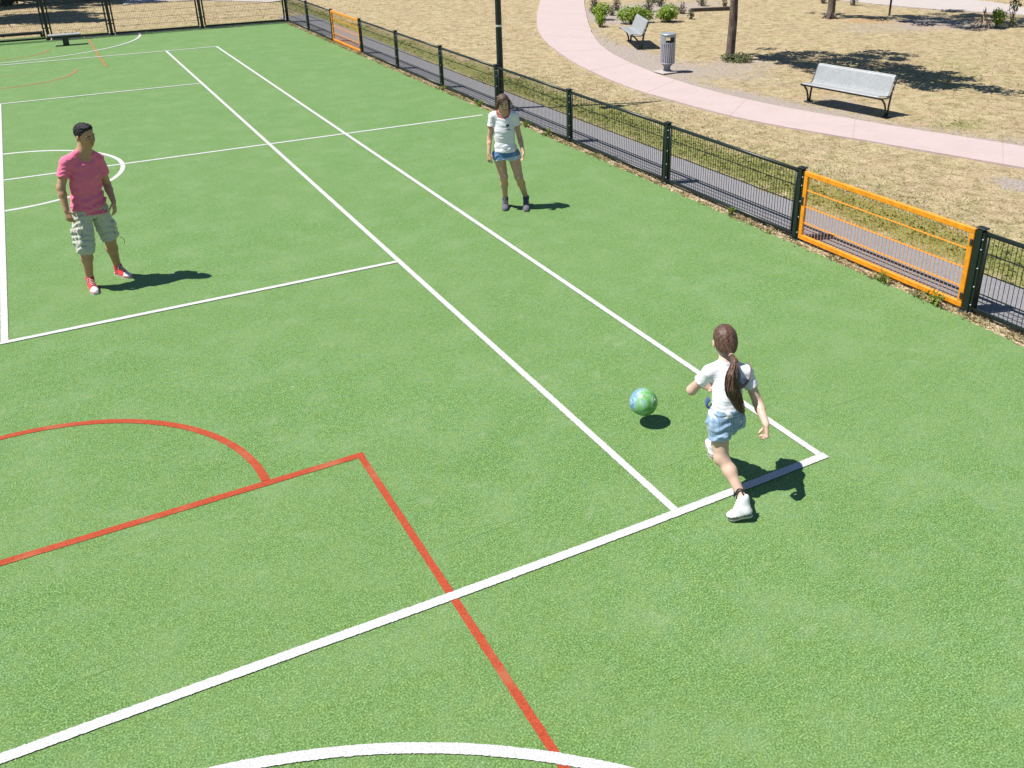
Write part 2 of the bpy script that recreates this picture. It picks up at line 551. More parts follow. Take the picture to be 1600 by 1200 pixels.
def add_head(sd, c, fr, sc=1.0):
    """c = centre of the skull; fr = (right, front, up)"""
    r, f, u = fr; A = np.array([r, f, u])
    P = lambda x, y, z: V(c) + (r * x + f * y + u * z) * sc
    sd.ell(P(0, -.010, .022), V(.074, .093, .088) * sc, A, .02)
    sd.ell(P(0, .024, -.045), V(.058, .062, .075) * sc, A, .03)
    sd.ell(P(0, .052, -.088), V(.030, .026, .024) * sc, A, .025)       # chin
    for s in (-1, 1):
        sd.ell(P(s * .034, .060, -.030), V(.024, .020, .022) * sc, A, .02)  # cheek
        sd.ell(P(s * .079, -.008, -.016), V(.010, .020, .032) * sc, A, .006)  # ear
        sd.cone(P(s * .012, .084, .016), P(s * .046, .070, .018), .008 * sc, .007 * sc, .012)  # brow
    sd.cone(P(0, .088, .002), P(0, .106, -.030), .008 * sc, .0125 * sc, .008)   # nose
    for s in (-1, 1): sd.ell(P(s * .010, .096, -.034), V(.008, .010, .007) * sc, A, .006)
    sd.cone(P(-.018, .083, -.056), P(.018, .083, -.056), .0075 * sc, .0075 * sc, .006)  # lips
    sd.cone(P(-.014, .081, -.066), P(.014, .081, -.066), .0075 * sc, .0075 * sc, .006)
    for s in (-1, 1):
        sd.ell(P(s * .031, .098, -.002), V(.017, .018, .012) * sc, A, mode='sub')  # eye sockets
        sd.ell(P(s * .031, .074, -.002), V(.0135, .0125, .0115) * sc, A, .002)

def head_paint(c, fr, sc):
    r, f, u = fr
    def fn(C):
        q = (C - V(c)) / sc
        x = q @ r; y = q @ f; z = q @ u
        m = np.zeros(len(C), int)
        ax = np.abs(np.abs(x) - .031)
        head = (np.abs(x) < .09) & (y > .05) & (np.abs(z) < .12)
        m[head & ((ax / .0135) ** 2 + ((z + .002) / .006) ** 2 < 1)] = 1          # eye
        m[head & (ax < .0062) & (np.abs(z + .002) < .0065)] = 2                    # iris
        m[head & (np.abs(np.abs(x) - .032) < .020) & (np.abs(z - .020 + .12 * ax) < .0045)] = 2  # eyebrow
        m[head & (np.abs(x) < .024 * (1 - ((z + .061) / .02) ** 2)) & (np.abs(z + .061) < .0125)] = 3  # lips
        return m
    return fn

def add_shoe(sd, heel, toe, up, w=1.0, ankle=None, high=.12, ar=.042):
    h = V(heel); t = V(toe); d = unit(t - h); L = np.linalg.norm(t - h); u = unit(up - d * (up @ d)); s = np.cross(d, u)
    P = lambda a, b, c=0: h + d * a * L + u * b + s * c
    r = .041 * w
    sd.cone(P(.15, .030), P(.55, .030), r * .92, r, .02, flat=.8, fax=u)
    sd.cone(P(.55, .030), P(.80, .027), r * 1.02, r * .98, .02, flat=.72, fax=u)
    sd.cone(P(.80, .026), P(.88, .024), r * .95, r * .78, .02, flat=.72, fax=u)
    a = P(.24, .085) if ankle is None else V(ankle)
    sd.cone(P(.19, .045), a, r * .95, ar, .02)
    sd.cone(a, P(.64, .045), ar * .75, r * .62, .03)
    sd.cone(P(.22, .05), P(.5, .06), r * .8, r * .75, .02)
    sd.cut(h, -u)
    top = a + unit(a - P(.22, .05)) * .025
    sd.cut(top, unit(a - P(.22, .05)))
    return d, u, L

def shoe_object(parent, base, heel, toe, up, mats, w=1.0, ankle=None, ar=.042, label=None):
    """upper with toe cap and sole colours; laces as a sub-part. mats = upper, sole, cap, lace"""
    sd = SDF(.02)
    d, u, L = add_shoe(sd, heel, toe, up, w, ankle, ar=ar)
    h0 = V(heel)
    def paint(C):
        q = C - h0; a = (q @ d) / L; z = q @ u
        m = np.zeros(len(C), int)
        m[a > .80 - z * 1.5] = 2
        m[z < .026] = 1
        m[(z < .033) & (z > .024)] = 4
        return m
    v, f = sd.mesh(.0055)
    o = mesh_obj('shoe', relax(v, f, 1), f, mats[:3] + [mats[0], mats[4] if len(mats) > 4 else mats[1]], parent, base, True, paint(v[f].mean(1)))
    s = np.cross(d, u)
    st_ = [(-.02, .018), (.02, .030), (.10, .035), (.25, .035), (.45, .034), (.62, .041), (.74, .043), (.86, .038), (.95, .028), (1.0, .014)]
    def slab(name, z0, z1, grow, mat):
        mb = MB(); L_ = [h0 + d * a * L + s * (w_ + grow) * w for a, w_ in st_]; R_ = [h0 + d * a * L - s * (w_ + grow) * w for a, w_ in st_][::-1]
        ring = L_ + R_; k = len(ring)
        mb.add([p + u * z0 for p in ring] + [p + u * z1 for p in ring], [tuple(range(k)), tuple(range(2 * k - 1, k - 1, -1))] + [(i, k + i, k + (i + 1) % k, (i + 1) % k) for i in range(k)])
        return mb.build(name, mat, o, base)
    slab('sole', 0.001, .026, .003, mats[1])
    slab('sole_stripe', .016, .0225, .0048, mats[4] if len(mats) > 4 else mats[1])
    lace = MB()
    a = V(ankle) if ankle is not None else h0 + d * .24 * L + u * .085
    p_top = a + d * ar * .80 + u * .01; p_bot = h0 + d * .66 * L + u * .072 * w
    for i in range(5):
        p = p_top + (p_bot - p_top) * (i + .4) / 5; n = unit(np.cross(p_bot - p_top, s)); n = n if n @ u > 0 else -n
        p = p + n * .008
        lace.tube([p - s * .022 - n * .008, p + n * .003, p + s * .022 - n * .008 + d * .006], .0042, 5)
    lace.tube([p_top, p_top + s * .03 + d * .02 + u * .005, p_top + s * .035 + d * .03 - u * .025], .0035, 5)
    lace.build('laces', mats[3], o, base)
    return o

def person(name, base, label, mats, J, front, hfront, spec):
    """one continuous body; J = joints in world space"""
    sc = spec['sc']; hs = spec['hs']
    r, f, u = frame(front)
    fr = frame(hfront, spec.get('hpitch', 0), spec.get('hroll', 0))
    sd = SDF(.03)
    pel = V(J['pelvis']); ch = V(J['chest']); wa = V(J['waist']); nk = V(J['neck'])
    tw, td = spec['torso']          # list of widths / depths: pelvis, waist, chest, shoulders
    sh = (V(J['shR']) + V(J['shL'])) / 2
    nb_ = nk + V(0, 0, .02) * sc
    for s in 'RL': sd.cone(nb_, V(J['sh' + s]) + V(0, 0, .004), spec['neck'] * .80, spec['arm'][0] * .82, .04)
    rr = unit(V(J['shR']) - V(J['shL']))
    pr = unit(V(J['hipR']) - V(J['hipL']))
    tr = unit(rr + pr); tf = unit(np.cross(V(0, 0, 1), tr)); tf = tf if tf @ f > 0 else -tf
    sd.loft([(pel - V(0, 0, .06), tw[0] * .9, td[0] * .9), (pel, tw[0], td[0]), (wa, tw[1], td[1]), (ch, tw[2], td[2]), (sh - V(0, 0, .02), tw[3], td[3]), (sh + V(0, 0, .03), tw[3] * .5, td[3] * .6)], tr, tf)
    sd.cone(J['shR'], J['shL'], spec['arm'][0] * 1.05, spec['arm'][0] * 1.05, .04)
    sd.cone(sh - V(0, 0, .03), V(fr[1]) * -.012 + V(J['head']) - fr[2] * .06 * hs, spec['neck'] * 1.15, spec['neck'], .04)
    add_head(sd, J['head'], fr, hs)
    a0, a1, a2, a3 = spec['arm']
    for s in 'RL':
        S, E, W, H = (V(J[k + s]) for k in ('sh', 'el', 'wr', 'ha'))
        sd.cone(S, E, a0, a1, .03)
        m = E + (W - E) * .3
        sd.cone(E, m, a1, a2, .02).cone(m, W, a2, a3, .02)
        pn = spec['palm' + s]; ts = spec['thumb' + s]
        add_hand(sd, W, H, pn, ts, spec['hand'], spec.get('curl' + s, .5))
    l0, l1, l2, l3 = spec['leg']
    for s in 'RL':
        Hp, K, A = (V(J[k + s]) for k in ('hip', 'knee', 'ank'))
        sd.cone(Hp, K, l0, l1, .04)
        d = unit(A - K); back = -unit(V(J['toe' + s]) - V(A[0], A[1], 0)); back[2] = 0
        c = K + (A - K) * .33 + back * l1 * .22
        sd.cone(K, c, l1 * .9, l2, .03).cone(c, A, l2 * .95, l3, .03)
        sd.ell(K - back * l1 * .3, V(l1 * .72, l1 * .72, l1 * .85), None, .02)
        sd.cone(A, A - V(0, 0, .06) - back * .02, l3, l3, .02)
    hp = head_paint(J['head'], fr, hs)
    body = sdf_obj(name, sd, spec.get('h', .0045), mats, None, base, hp, 2)
    tag(body, label, 'person')
    return body, (r, f, u), fr, (tr, tf)

def shirt(parent, base, mat, J, tr, tf, tw, td, spec, hem, hem_n, sleeve=.55, neck_r=.075, amp=.006, seed=1, paint=None, infl=.016, neckdrop=.0, sl_r=1.45):
    sd = SDF(.03)
    pel = V(J['pelvis']); ch = V(J['chest']); wa = V(J['waist']); sh = (V(J['shR']) + V(J['shL'])) / 2
    i = infl
    sd.loft([(pel - V(0, 0, .12), tw[0] + i * 2.0, td[0] + i * 2.0), (pel, tw[0] + i * 1.8, td[0] + i * 1.8), (wa, tw[1] + i * 1.8, td[1] + i * 1.6), (ch, tw[2] + i, td[2] + i), (sh - V(0, 0, .02), tw[3] + i, td[3] + i), (sh + V(0, 0, .03), tw[3] * .5 + i, td[3] * .6 + i)], tr, tf)
    a0 = spec['arm'][0]
    sd.cone(J['shR'], J['shL'], a0 * 1.05 + i * .8, a0 * 1.05 + i * .8, .04)
    for s in 'RL': sd.cone(V(J['neck']) + V(0, 0, .02) * spec['sc'], V(J['sh' + s]) + V(0, 0, .004), spec['neck'] * .80 + i * .5, a0 * .82 + i * .7, .04)
    f1_, f2_ = folds(amp * 1.5, 20, seed), folds(amp * .8, 44, seed + 7)
    zt, zb = (ch[2] + .02), pel[2] - .02
    sd.disp(lambda C: (f1_(C) + f2_(C)) * (.35 + .65 * np.clip((zt - C[..., 2]) / (zt - zb), 0, 1)))
    sd.cut(hem, hem_n)
    # neck opening
    sd.ell(V(J['neck']) + tf * (.018 + neckdrop) + V(0, 0, .012), V(neck_r, neck_r, .06 + neckdrop * .9), np.array([tr, tf, V(0, 0, 1)]), mode='sub')
    arms = SDF(.02)
    v1, f1 = None, None
    # sleeves are cut separately, then merged into one field
    for s in 'RL':
        S, E = V(J['sh' + s]), V(J['el' + s]); d = unit(E - S); L = np.linalg.norm(E - S) * sleeve
        st = S + d * L
        q = SDF(.03)
        def fn(P, S=S, st=st, d=d, L=L):
            qq = P - S; t = qq @ d; tc = np.clip(t, 0, L)
            w = np.sqrt(((qq - tc[..., None] * d) ** 2).sum(-1)) - (a0 + i * .75 + (a0 * sl_r - a0 - i * .75) * tc / L)
            w = w + .35 * amp * np.sin(P @ V(60, 45, 80) + 3 * np.sin(P @ V(-30, 50, 20)))
            return np.maximum(w, t - L)
        lo = np.minimum(S, st) - a0 * 2; hi = np.maximum(S, st) + a0 * 2
        sd._add(fn, lo, hi, .012, 'add')
    return sdf_obj('shirt', sd, .0055, mat if isinstance(mat, list) else [mat], parent, base, paint, 1)

def shorts(parent, base, mats, J, tr, tf, tw, td, rads, hemR, hemL, waist_z, amp=.005, seed=3, name='shorts', paint=None, infl=.02):
    sd = SDF(.03)
    pel = V(J['pelvis'])
    sd.loft([(pel - V(0, 0, .09), tw[0] + infl * .6, td[0] + infl), (pel, tw[0] + infl, td[0] + infl), (pel + V(0, 0, .14), tw[1] + infl, td[1] + infl)], tr, tf)
    for s, hem in (('R', hemR), ('L', hemL)):
        Hp, K = V(J['hip' + s]), V(J['knee' + s])
        A = V(J['ank' + s]); pts = [Hp, K, A]; 
        L1 = np.linalg.norm(K - Hp)
        end = Hp + (K - Hp) * hem if hem <= 1 else K + unit(A - K) * (hem - 1) * L1
        poly = [Hp, end] if hem <= 1 else [Hp, K, end]
        d = unit(poly[-1] - poly[-2])
        ra, rb = rads
        def fn(P, poly=poly, d=d, end=end, ra=ra, rb=rb):
            o = None; n = len(poly) - 1
            for q in range(n):
                a, b = poly[q], poly[q + 1]; ab = b - a
                t = np.clip(((P - a) @ ab) / (ab @ ab), 0, 1)
                x = np.sqrt(((P - a - t[..., None] * ab) ** 2).sum(-1)) - (ra + (rb - ra) * (q + t) / n)
                o = x if o is None else np.minimum(o, x)
            o = o + amp * .8 * np.sin(P @ V(34, 26, 62) + 2.5 * np.sin(P @ V(-20, 33, 18)))
            return np.maximum(o, (P - end) @ d)
        lo = np.min(poly, 0) - ra * 1.2; hi = np.max(poly, 0) + ra * 1.2
        sd._add(fn, lo, hi, .02, 'add')
    sd.disp(folds(amp * .7, 40, seed))
    sd.cut(V(0, 0, waist_z), V(0, 0, 1))
    return sdf_obj(name, sd, .0055, mats, parent, base, paint, 1)

# ------------------------------------------------------------------ light, sky, camera
SUN = unit(V(-.49, .17, 1.0))                 # towards the sun
world = bpy.data.worlds.new('World'); scene.world = world; world.use_nodes = True
wn = world.node_tree.nodes
sky = wn.new('ShaderNodeTexSky'); sky.sky_type = 'NISHITA'; sky.sun_disc = False
el = math.asin(SUN[2]); az = math.atan2(SUN[0], SUN[1])
sky.sun_elevation = el; sky.sun_rotation = az
sky.air_density = 1.0; sky.dust_density = .0; sky.ozone_density = 5.0
world.node_tree.links.new(sky.outputs[0], wn['Background'].inputs[0])
wn['Background'].inputs[1].default_value = .06
sl = bpy.data.lights.new('sun', 'SUN'); sl.energy = 4.6; sl.angle = R(.5); sl.color = (1.0, .965, .90)
so = bpy.data.objects.new('sun', sl); COL.objects.link(so)
so.rotation_euler = Vector(SUN).to_track_quat('Z', 'Y').to_euler(); so.location = (-20, 7, 40)

cd = bpy.data.cameras.new('camera'); cam = bpy.data.objects.new('camera', cd); COL.objects.link(cam)
cd.sensor_width = 36; cd.lens = 36 * 1412.8658 / 1600
cd.shift_x = -(856.7101 - 800) / 1600; cd.shift_y = (457.0267 - 600) / 1600
cd.clip_start = .1; cd.clip_end = 2000
CA, CE, CR = .50518225, -.42015169, -.01432388
fw = V(math.sin(CA) * math.cos(CE), math.cos(CA) * math.cos(CE), math.sin(CE))
rt = unit(np.cross(fw, V(0, 0, 1))); up = np.cross(rt, fw)
rt, up = rt * math.cos(CR) + up * math.sin(CR), up * math.cos(CR) - rt * math.sin(CR)
M = Matrix(((rt[0], up[0], -fw[0], .83851), (rt[1], up[1], -fw[1], -15.97407), (rt[2], up[2], -fw[2], 4.02149), (0, 0, 0, 1)))
cam.matrix_world = M
scene.camera = cam
scene.view_settings.view_transform = 'Standard'; scene.view_settings.look = 'None'
scene.view_settings.exposure = .72; scene.view_settings.gamma = 1
scene.cycles.max_bounces = 6

# ------------------------------------------------------------------ shared materials
M_turf = turf_material()
M_white = line_material('white_turf_line', (.50, .50, .49), .16, (.42, .50, .36))
M_white_far = M_white
M_red = line_material('red_turf_line', (.36, .060, .026), .55, (.33, .20, .10))
M_redworn = line_material('worn_red_turf_line', (.34, .15, .065), .9, (.22, .26, .11))
M_redfaint = line_material('faint_red_turf_line', (.19, .235, .085), .6, (.15, .25, .08))
M_ground = ground_material()
M_path = concrete_material('pink_concrete', (.445, .355, .338))
M_joint = simple('path_joint', (.35, .285, .275), .95, .1)
M_asph = simple('asphalt', (.205, .198, .205), .9, .25, 0, 75, .35, .4)
M_road = concrete_material('pale_gravel_road', (.42, .37, .345))
M_fence = metal_paint('dark_green_paint', (.008, .015, .0125), .42)
M_wire = simple('black_wire_coating', (.010, .016, .015), .5, .4)
M_orange = metal_paint('orange_paint', (.76, .275, .012), .4)
M_orwire = simple('orange_wire_coating', (.74, .29, .03), .5, .4)
M_steel = simple('galvanised_steel', (.55, .56, .58), .35, .5, .8, 40, .12)
M_bolt = simple('zinc_bolt', (.75, .76, .78), .3, .5, .6)
M_dark = simple('dark_cast_iron', (.022, .026, .030), .45, .5)
M_bark = bark_material()
M_blade = blade_material('grass_blades')

# ------------------------------------------------------------------ ground sheets
def smooth_noise(x, y, sc, seed):
    r = np.random.default_rng(seed); o = 0
    for i in range(6):
        a = r.uniform(0, 6.28); k = sc * (0.6 + .5 * i); o = o + np.sin(k * (x * math.cos(a) + y * math.sin(a)) + r.uniform(0, 6.28) + 1.3 * np.sin(k * .7 * (x * math.sin(a) - y * math.cos(a)) + r.uniform(0, 6.28)))
    return o / 6
PATH_IN = [(15.6, -14.5), (14.75, -11.0), (13.755, -7.779), (13.07, -5.641), (12.33, -3.266), (12.126, -1.166), (12.201, 1.336), (13.05, 5.2), (14.842, 9.796), (18.806, 16.784), (22.0, 21.5), (27, 27.5)]
PATH_OUT = [(16.75, -14.0), (15.85, -10.6), (14.856, -7.004), (14.118, -4.695), (13.525, -2.278), (13.40, -.327), (13.62, 2.0), (14.35, 4.9), (15.9, 8.3), (20.2, 15.75), (23.4, 20.4), (28.3, 26.4)]
def spline(P, n):
    P = np.array(P, float); t = np.linspace(0, len(P) - 1 - 1e-9, n); out = []
    for q in t:
        i = int(q); u = q - i
        p0, p1, p2, p3 = P[max(i - 1, 0)], P[i], P[i + 1], P[min(i + 2, len(P) - 1)]
        out.append(.5 * ((2 * p1) + (-p0 + p2) * u + (2 * p0 - 5 * p1 + 4 * p2 - p3) * u * u + (-p0 + 3 * p1 - 3 * p2 + p3) * u ** 3))
    return np.array(out)
PI_, PO_ = spline(PATH_IN, 240), spline(PATH_OUT, 240)
def inside_path(x, y, grow=0.0):
    mid = (PI_ + PO_) / 2; half = np.linalg.norm(PI_ - PO_, axis=1) / 2
    x = np.asarray(x); y = np.asarray(y); best = np.full(x.shape, 9e9)
    for m, h in zip(mid[::3], half[::3]):
        best = np.minimum(best, np.hypot(x - m[0], y - m[1]) - h)
    return best < grow, best
def ground_cover(x, y):
    """how green / how bare the park ground is at a place"""
    n = smooth_noise(x, y, 1.1, 5); n2 = smooth_noise(x, y, .35, 9)
    green = .16 + .16 * n + .10 * n2
    green = green + .62 * np.exp(-((x - 10.15 - .15 * n) / .55) ** 2) * (y > -14)             # damp edge of the asphalt strip
    green = green + .25 * np.exp(-((x - 10.9) / .9) ** 2) * (y < 3)
    green = green + .45 * np.exp(-(((x - 15.3) / .9) ** 2 + ((y + 5.4) / .5) ** 2))
    green = green + .30 * np.exp(-(((x - 19.2) / 2.6) ** 2 + ((y + 2.0) / 3.0) ** 2)) + .3 * np.exp(-(((x - 15.3) / .6) ** 2 + ((y - 6.6) / 1.2) ** 2))
    green = green + .40 * np.exp(-((y - 17.2) / .5) ** 2) * (x < 8.7)
    ip, dist = inside_path(x, y)
    outer = np.where(x > np.interp(y, PO_[:, 1], PO_[:, 0]), 1.0, 0.0)
    dirt = .20 + .14 * n + .10 * smooth_noise(x, y, .55, 19)
    dirt = dirt + .55 * outer * np.exp(-np.maximum(dist, 0) / .5) * (y < 9)
    for cx, cy, sx, sy, a in ((14.7, 4.9, .6, 1.5, .6), (14.35, 2.0, .55, .9, .35), (13.75, -2.6, .35, 1.6, .5), (15.0, -3.2, .5, .9, .2), (20.6, 12.2, 3.2, 1.7, .7), (18.0, 10.2, 1.6, 1.6, .42), (13.0, -8.3, .35, .5, .7), (16.5, 1.7, 1.2, 1.1, .42), (15.2, .6, 1.0, 1.6, .30), (23.5, 4.0, 2.5, 1.5, .3), (26.0, 3.8, 1.8, 2.0, .45), (12.0, -.2, .3, 1.0, .2)):
        dirt = dirt + a * np.exp(-(((x - cx) / sx) ** 2 + ((y - cy) / sy) ** 2))
    return np.clip(green, 0, 1), np.clip(dirt, 0, 1), dist

def build_ground():
    def axis(lo, hi, a, b, fine, n):
        l = a - np.geomspace(1, a - lo + 1, n)[::-1] + 1; r_ = b + np.geomspace(1, hi - b + 1, n) - 1
        return np.unique(np.concatenate([l, np.arange(a, b, fine), r_]))
    xs = axis(-600, 700, 8.4, 33, .12, 24); ys = axis(-400, 900, -13.5, 31, .12, 24)
    X, Y = np.meshgrid(xs, ys, indexing='ij')
    g, d, dist = ground_cover(X, Y)
    Z = -.02 + .016 * smooth_noise(X, Y, 2.3, 3) * (1 - .5 * d) + .02 * smooth_noise(X, Y, .5, 4) * np.clip((X - 10) / 3, 0, 1)
    Z = np.where(dist < .15, np.minimum(Z, -.012), Z)
    near = (X < 10.0) & (Y < 17.6)
    Z = np.where(near, np.minimum(Z, -.014), Z)
    Z = np.where((X < 8.75) & (Y < 17.8) & (Y > -20), -.03, Z)
    Z = np.where(((X > 40) | (Y > 36) | (X < -6) | (Y < -16)), -.03, Z)
    road = (X > 27.5) & (X < 33) & (Y < 11)
    Z = np.where(road, np.minimum(Z, -.02), Z)
    nx, ny = X.shape
    i = np.arange(nx * ny).reshape(nx, ny)
    F = np.stack([i[:-1, :-1], i[1:, :-1], i[1:, 1:], i[:-1, 1:]], -1).reshape(-1, 4)
    litter = np.zeros_like(X)
    for cx, cy, sx, sy, a_ in ((24.6, 5.6, 1.3, .9, .55), (25.2, 3.6, .9, 1.6, .5), (16.9, -1.2, 1.2, 1.8, .34), (15.3, -1.9, .9, 1.0, .36), (15.0, 3.6, .8, .9, .30), (19.0, 4.5, 2.5, 2.0, .24)):
        litter += a_ * np.exp(-(((X - cx) / sx) ** 2 + ((Y - cy) / sy) ** 2))
    o = mesh_obj('ground', np.stack([X, Y, Z], -1).reshape(-1, 3), F, M_ground, smooth=True, col=np.stack([g, d, litter], -1).reshape(-1, 3))
    tag(o, kind='structure', label='dry straw coloured park ground with greener and bare patches', cat='ground')
build_ground()

def sheet(name, left, right, z, mat, label, cat, depth=.06, jag=0.0, seed=0):
    """a strip between two edges, with a small real thickness"""
    r = np.random.default_rng(seed)
    L = np.array(left, float) + r.normal(size=np.shape(left)) * jag; Q = np.array(right, float) + r.normal(size=np.shape(right)) * jag
    n = len(L)
    vs = np.concatenate([np.c_[L, np.full(n, z)], np.c_[Q, np.full(n, z)], np.c_[L, np.full(n, z - depth)], np.c_[Q, np.full(n, z - depth)]])
    fs = []
    for i in range(n - 1):
        fs += [(i, i + 1, n + i + 1, n + i)[::-1], (2 * n + i, 2 * n + i + 1, i + 1, i)[::-1], (n + i, n + i + 1, 3 * n + i + 1, 3 * n + i)[::-1]]
    fs += [(0, n, 3 * n, 2 * n), (n - 1, 3 * n - 1, 4 * n - 1, 2 * n - 1)[::1]]
    o = mesh_obj(name, vs, fs, mat)
    return tag(o, label, cat, kind='structure')

sheet('path', PI_, PO_, .014, M_path, 'pale pink concrete path curving through the dry grass', 'path', .08, .006, 2)
jm = MB()
mid = (PI_ + PO_) / 2; arc = np.r_[0, np.cumsum(np.linalg.norm(np.diff(mid, axis=0), axis=1))]
for s_ in np.arange(7.35, arc[-1] - 1, 2.55):
    k = int(np.searchsorted(arc, s_)); a, b = PI_[k], PO_[k]
    a3, b3 = V(a[0], a[1], .0158), V(b[0], b[1], .0158); t = unit(b3 - a3); n_ = V(-t[1], t[0], 0) * .005
    jm.add([a3 - n_, b3 - n_, b3 + n_, a3 + n_], [(0, 1, 2, 3)])
tag(jm.build('path_joints', M_joint), 'thin joints across the pink concrete path', 'path joints', kind='structure')

ya = np.linspace(-16, 17.6, 220)
edge = 9.62 + .05 * smooth_noise(ya, ya * 0, 2.5, 21) + .03 * smooth_noise(ya, ya * 0, 9, 22) + np.clip((ya - 3) / 12, 0, 1) * .22
sheet('asphalt_strip', np.c_[np.full_like(ya, 8.70), ya], np.c_[edge, ya], .004, M_asph, 'narrow grey asphalt strip running along outside the fence', 'pavement', .05, .01, 5)
rd_n = spline([(27.9, 12), (28.1, 9.2), (28.2, 7.875), (28.455, 6.524), (28.917, 5.303), (29.4, 4.2), (29.7, 3.0), (30.0, -1), (31, -6)], 60)
rd_f = spline([(31.5, 12), (31.9, 9.2), (32.0, 7.9), (31.95, 6.6), (31.85, 5.9), (31.7, 5.2), (31.5, 4.3), (33, -1), (34, -6)], 60)
sheet('road', rd_n, rd_f, .012, M_road, 'pale gravel road beyond the dry grass', 'road', .05, .04, 6)
pn = spline([(4.4, 25.2), (5.2, 25.5), (6.0, 25.5), (7.0, 25.2), (8.0, 24.4), (9.6, 22.5)], 40)
pf = spline([(4.6, 26.6), (5.6, 27.2), (6.6, 27.3), (7.9, 26.6), (9.2, 25.4), (11.0, 23.4)], 40)
sheet('path', pn, pf, .012, M_road, 'pale path behind the far end of the court', 'path', .05, .04, 7)

# turf: one sheet with a fuzzy edge
yt = np.arange(-20, 16.13, .04)
xe = 8.50 + .012 * smooth_noise(yt, yt * 0, 6, 31) + .014 * rng.normal(size=len(yt)) + .018 * smooth_noise(yt, yt * 0, 13, 33) - np.clip(-10.8 - yt, 0, 1) * .10
sheet('court_turf', np.c_[np.full_like(yt, -14.0), yt], np.c_[xe, yt], 0.0, M_turf, 'bright green artificial turf of the sports court', 'court', .03)
sheet('court_turf', [(-14, 16.10), (-14, 17.25)], [(1.30, 16.10), (1.30, 17.25)], -.004, M_turf, 'turf in the goal recess behind the far fence line', 'court', .03)

# ------------------------------------------------------------------ court markings
class Lines:
    def __init__(s, z, seed): s.mb = MB(); s.z = z; s.r = np.random.default_rng(seed)
    def strip(s, pts, w, step=.010):
        pts = np.array(pts, float); seg = np.r_[0, np.cumsum(np.linalg.norm(np.diff(pts, axis=0), axis=1))]
        t = np.linspace(0, seg[-1], max(2, int(seg[-1] / step)))
        p = np.stack([np.interp(t, seg, pts[:, i]) for i in (0, 1)], 1)
        d = np.gradient(p, axis=0); d /= np.linalg.norm(d, axis=1)[:, None]; n = np.c_[-d[:, 1], d[:, 0]]
        j = s.r.normal(size=(len(p), 2)) * .0014
        a = p + n * (w / 2 + j[:, :1]); b = p - n * (w / 2 + j[:, 1:])
        vs = [(x, y, s.z) for x, y in a] + [(x, y, s.z) for x, y in b]; k = len(p)
        s.mb.add(vs, [(i, k + i, k + i + 1, i + 1) for i in range(k - 1)])
    def arc(s, c, r_, a0, a1, w):
        t = np.linspace(a0, a1, 160); s.strip(np.c_[c[0] + r_ * np.cos(t), c[1] + r_ * np.sin(t)], w)
W5, W8 = .054, .070
wl = Lines(.008, 1)
wl.strip([(5.485, -11.889 + W8 / 2), (5.485, 11.885 - W8 / 2)], W5 * 1.12)
wl.strip([(4.115, -11.882 + W8 / 2), (4.115, 11.885 - W8 / 2)], W5 * 1.12)
wl.strip([(-5.485, -11.600 + W8 / 2), (-5.485, 11.885 - W8 / 2)], W5)
wl.strip([(-4.115, -11.640 + W8 / 2), (-4.115, 11.885 - W8 / 2)], W5)
wl.strip([(-5.525, 11.885), (5.525, 11.885)], W8)
wl.strip(spline([(-5.525, -11.60), (-.06, -11.755), (2.41, -11.842), (4.0, -11.88), (5.525, -11.887)], 80), W8)
for y in (-6.4, 6.4): wl.strip([(-4.08, y), (4.08, y)], W5 * 1.2)
wl.strip([(0, -6.37), (0, 6.37)], W5 * 1.25)
l2 = Lines(.013, 2); 
wl2 = Lines(.004, 3); wl4 = Lines(.0018, 8)
wl2.strip([(-8.3, -.03), (8.25, -.03)], W5 * 1.2)
wl4.arc((0, 0), 1.74, 0, 2 * math.pi, W5 * 1.3)
tag(wl.mb.build('court_lines', M_white), 'white tennis lines laid in the green turf', 'court lines', kind='structure')
tag(wl2.mb.build('court_lines', M_white), 'white halfway line across the turf', 'court lines', kind='structure')
tag(wl4.mb.build('court_lines', M_white), 'white centre circle on the turf', 'court lines', kind='structure')
wl3 = Lines(.008, 4)
wl3.arc((-.12, -16.18), 3.93, R(20), R(160), W8 * .94)
wl3.arc((0, 16.18), 3.92, R(181), R(359), W8)
tag(wl3.mb.build('court_lines', M_white), 'white goal area arcs at both ends of the turf court', 'court lines', kind='structure')
rl = Lines(.004, 5); rl_far = Lines(.004, 6); rl_faint = Lines(.0018, 7)
for s_, rl_ in ((-1, rl), (1, rl_far)):
    (rl_ if s_ < 0 else rl_faint).strip([(-2.44, s_ * 10.06), (2.44, s_ * 10.06)], W5 * 1.2)
    for x in (-2.41, 2.41): rl_.strip([(x, s_ * 10.093), (x, s_ * 15.7)], W5 * .95)
    a = (0, math.pi) if s_ < 0 else (math.pi, 2 * math.pi)
    rl_.arc((0, s_ * 10.03), 1.69, a[0] + .004, a[1] - .004, W5 * 1.15)
    rl_.arc((0, s_ * 14.1), 1.25, a[0], a[1], W5)
tag(rl.mb.build('court_lines', M_red), 'red basketball key lines and arcs in the turf', 'court lines', kind='structure')

tag(rl_faint.mb.build('court_lines', M_redfaint), 'almost worn away free throw line at the far end of the court', 'court lines', kind='structure')
tag(rl_far.mb.build('court_lines', M_redworn), 'faded orange red key lines at the far end of the court', 'court lines', kind='structure')

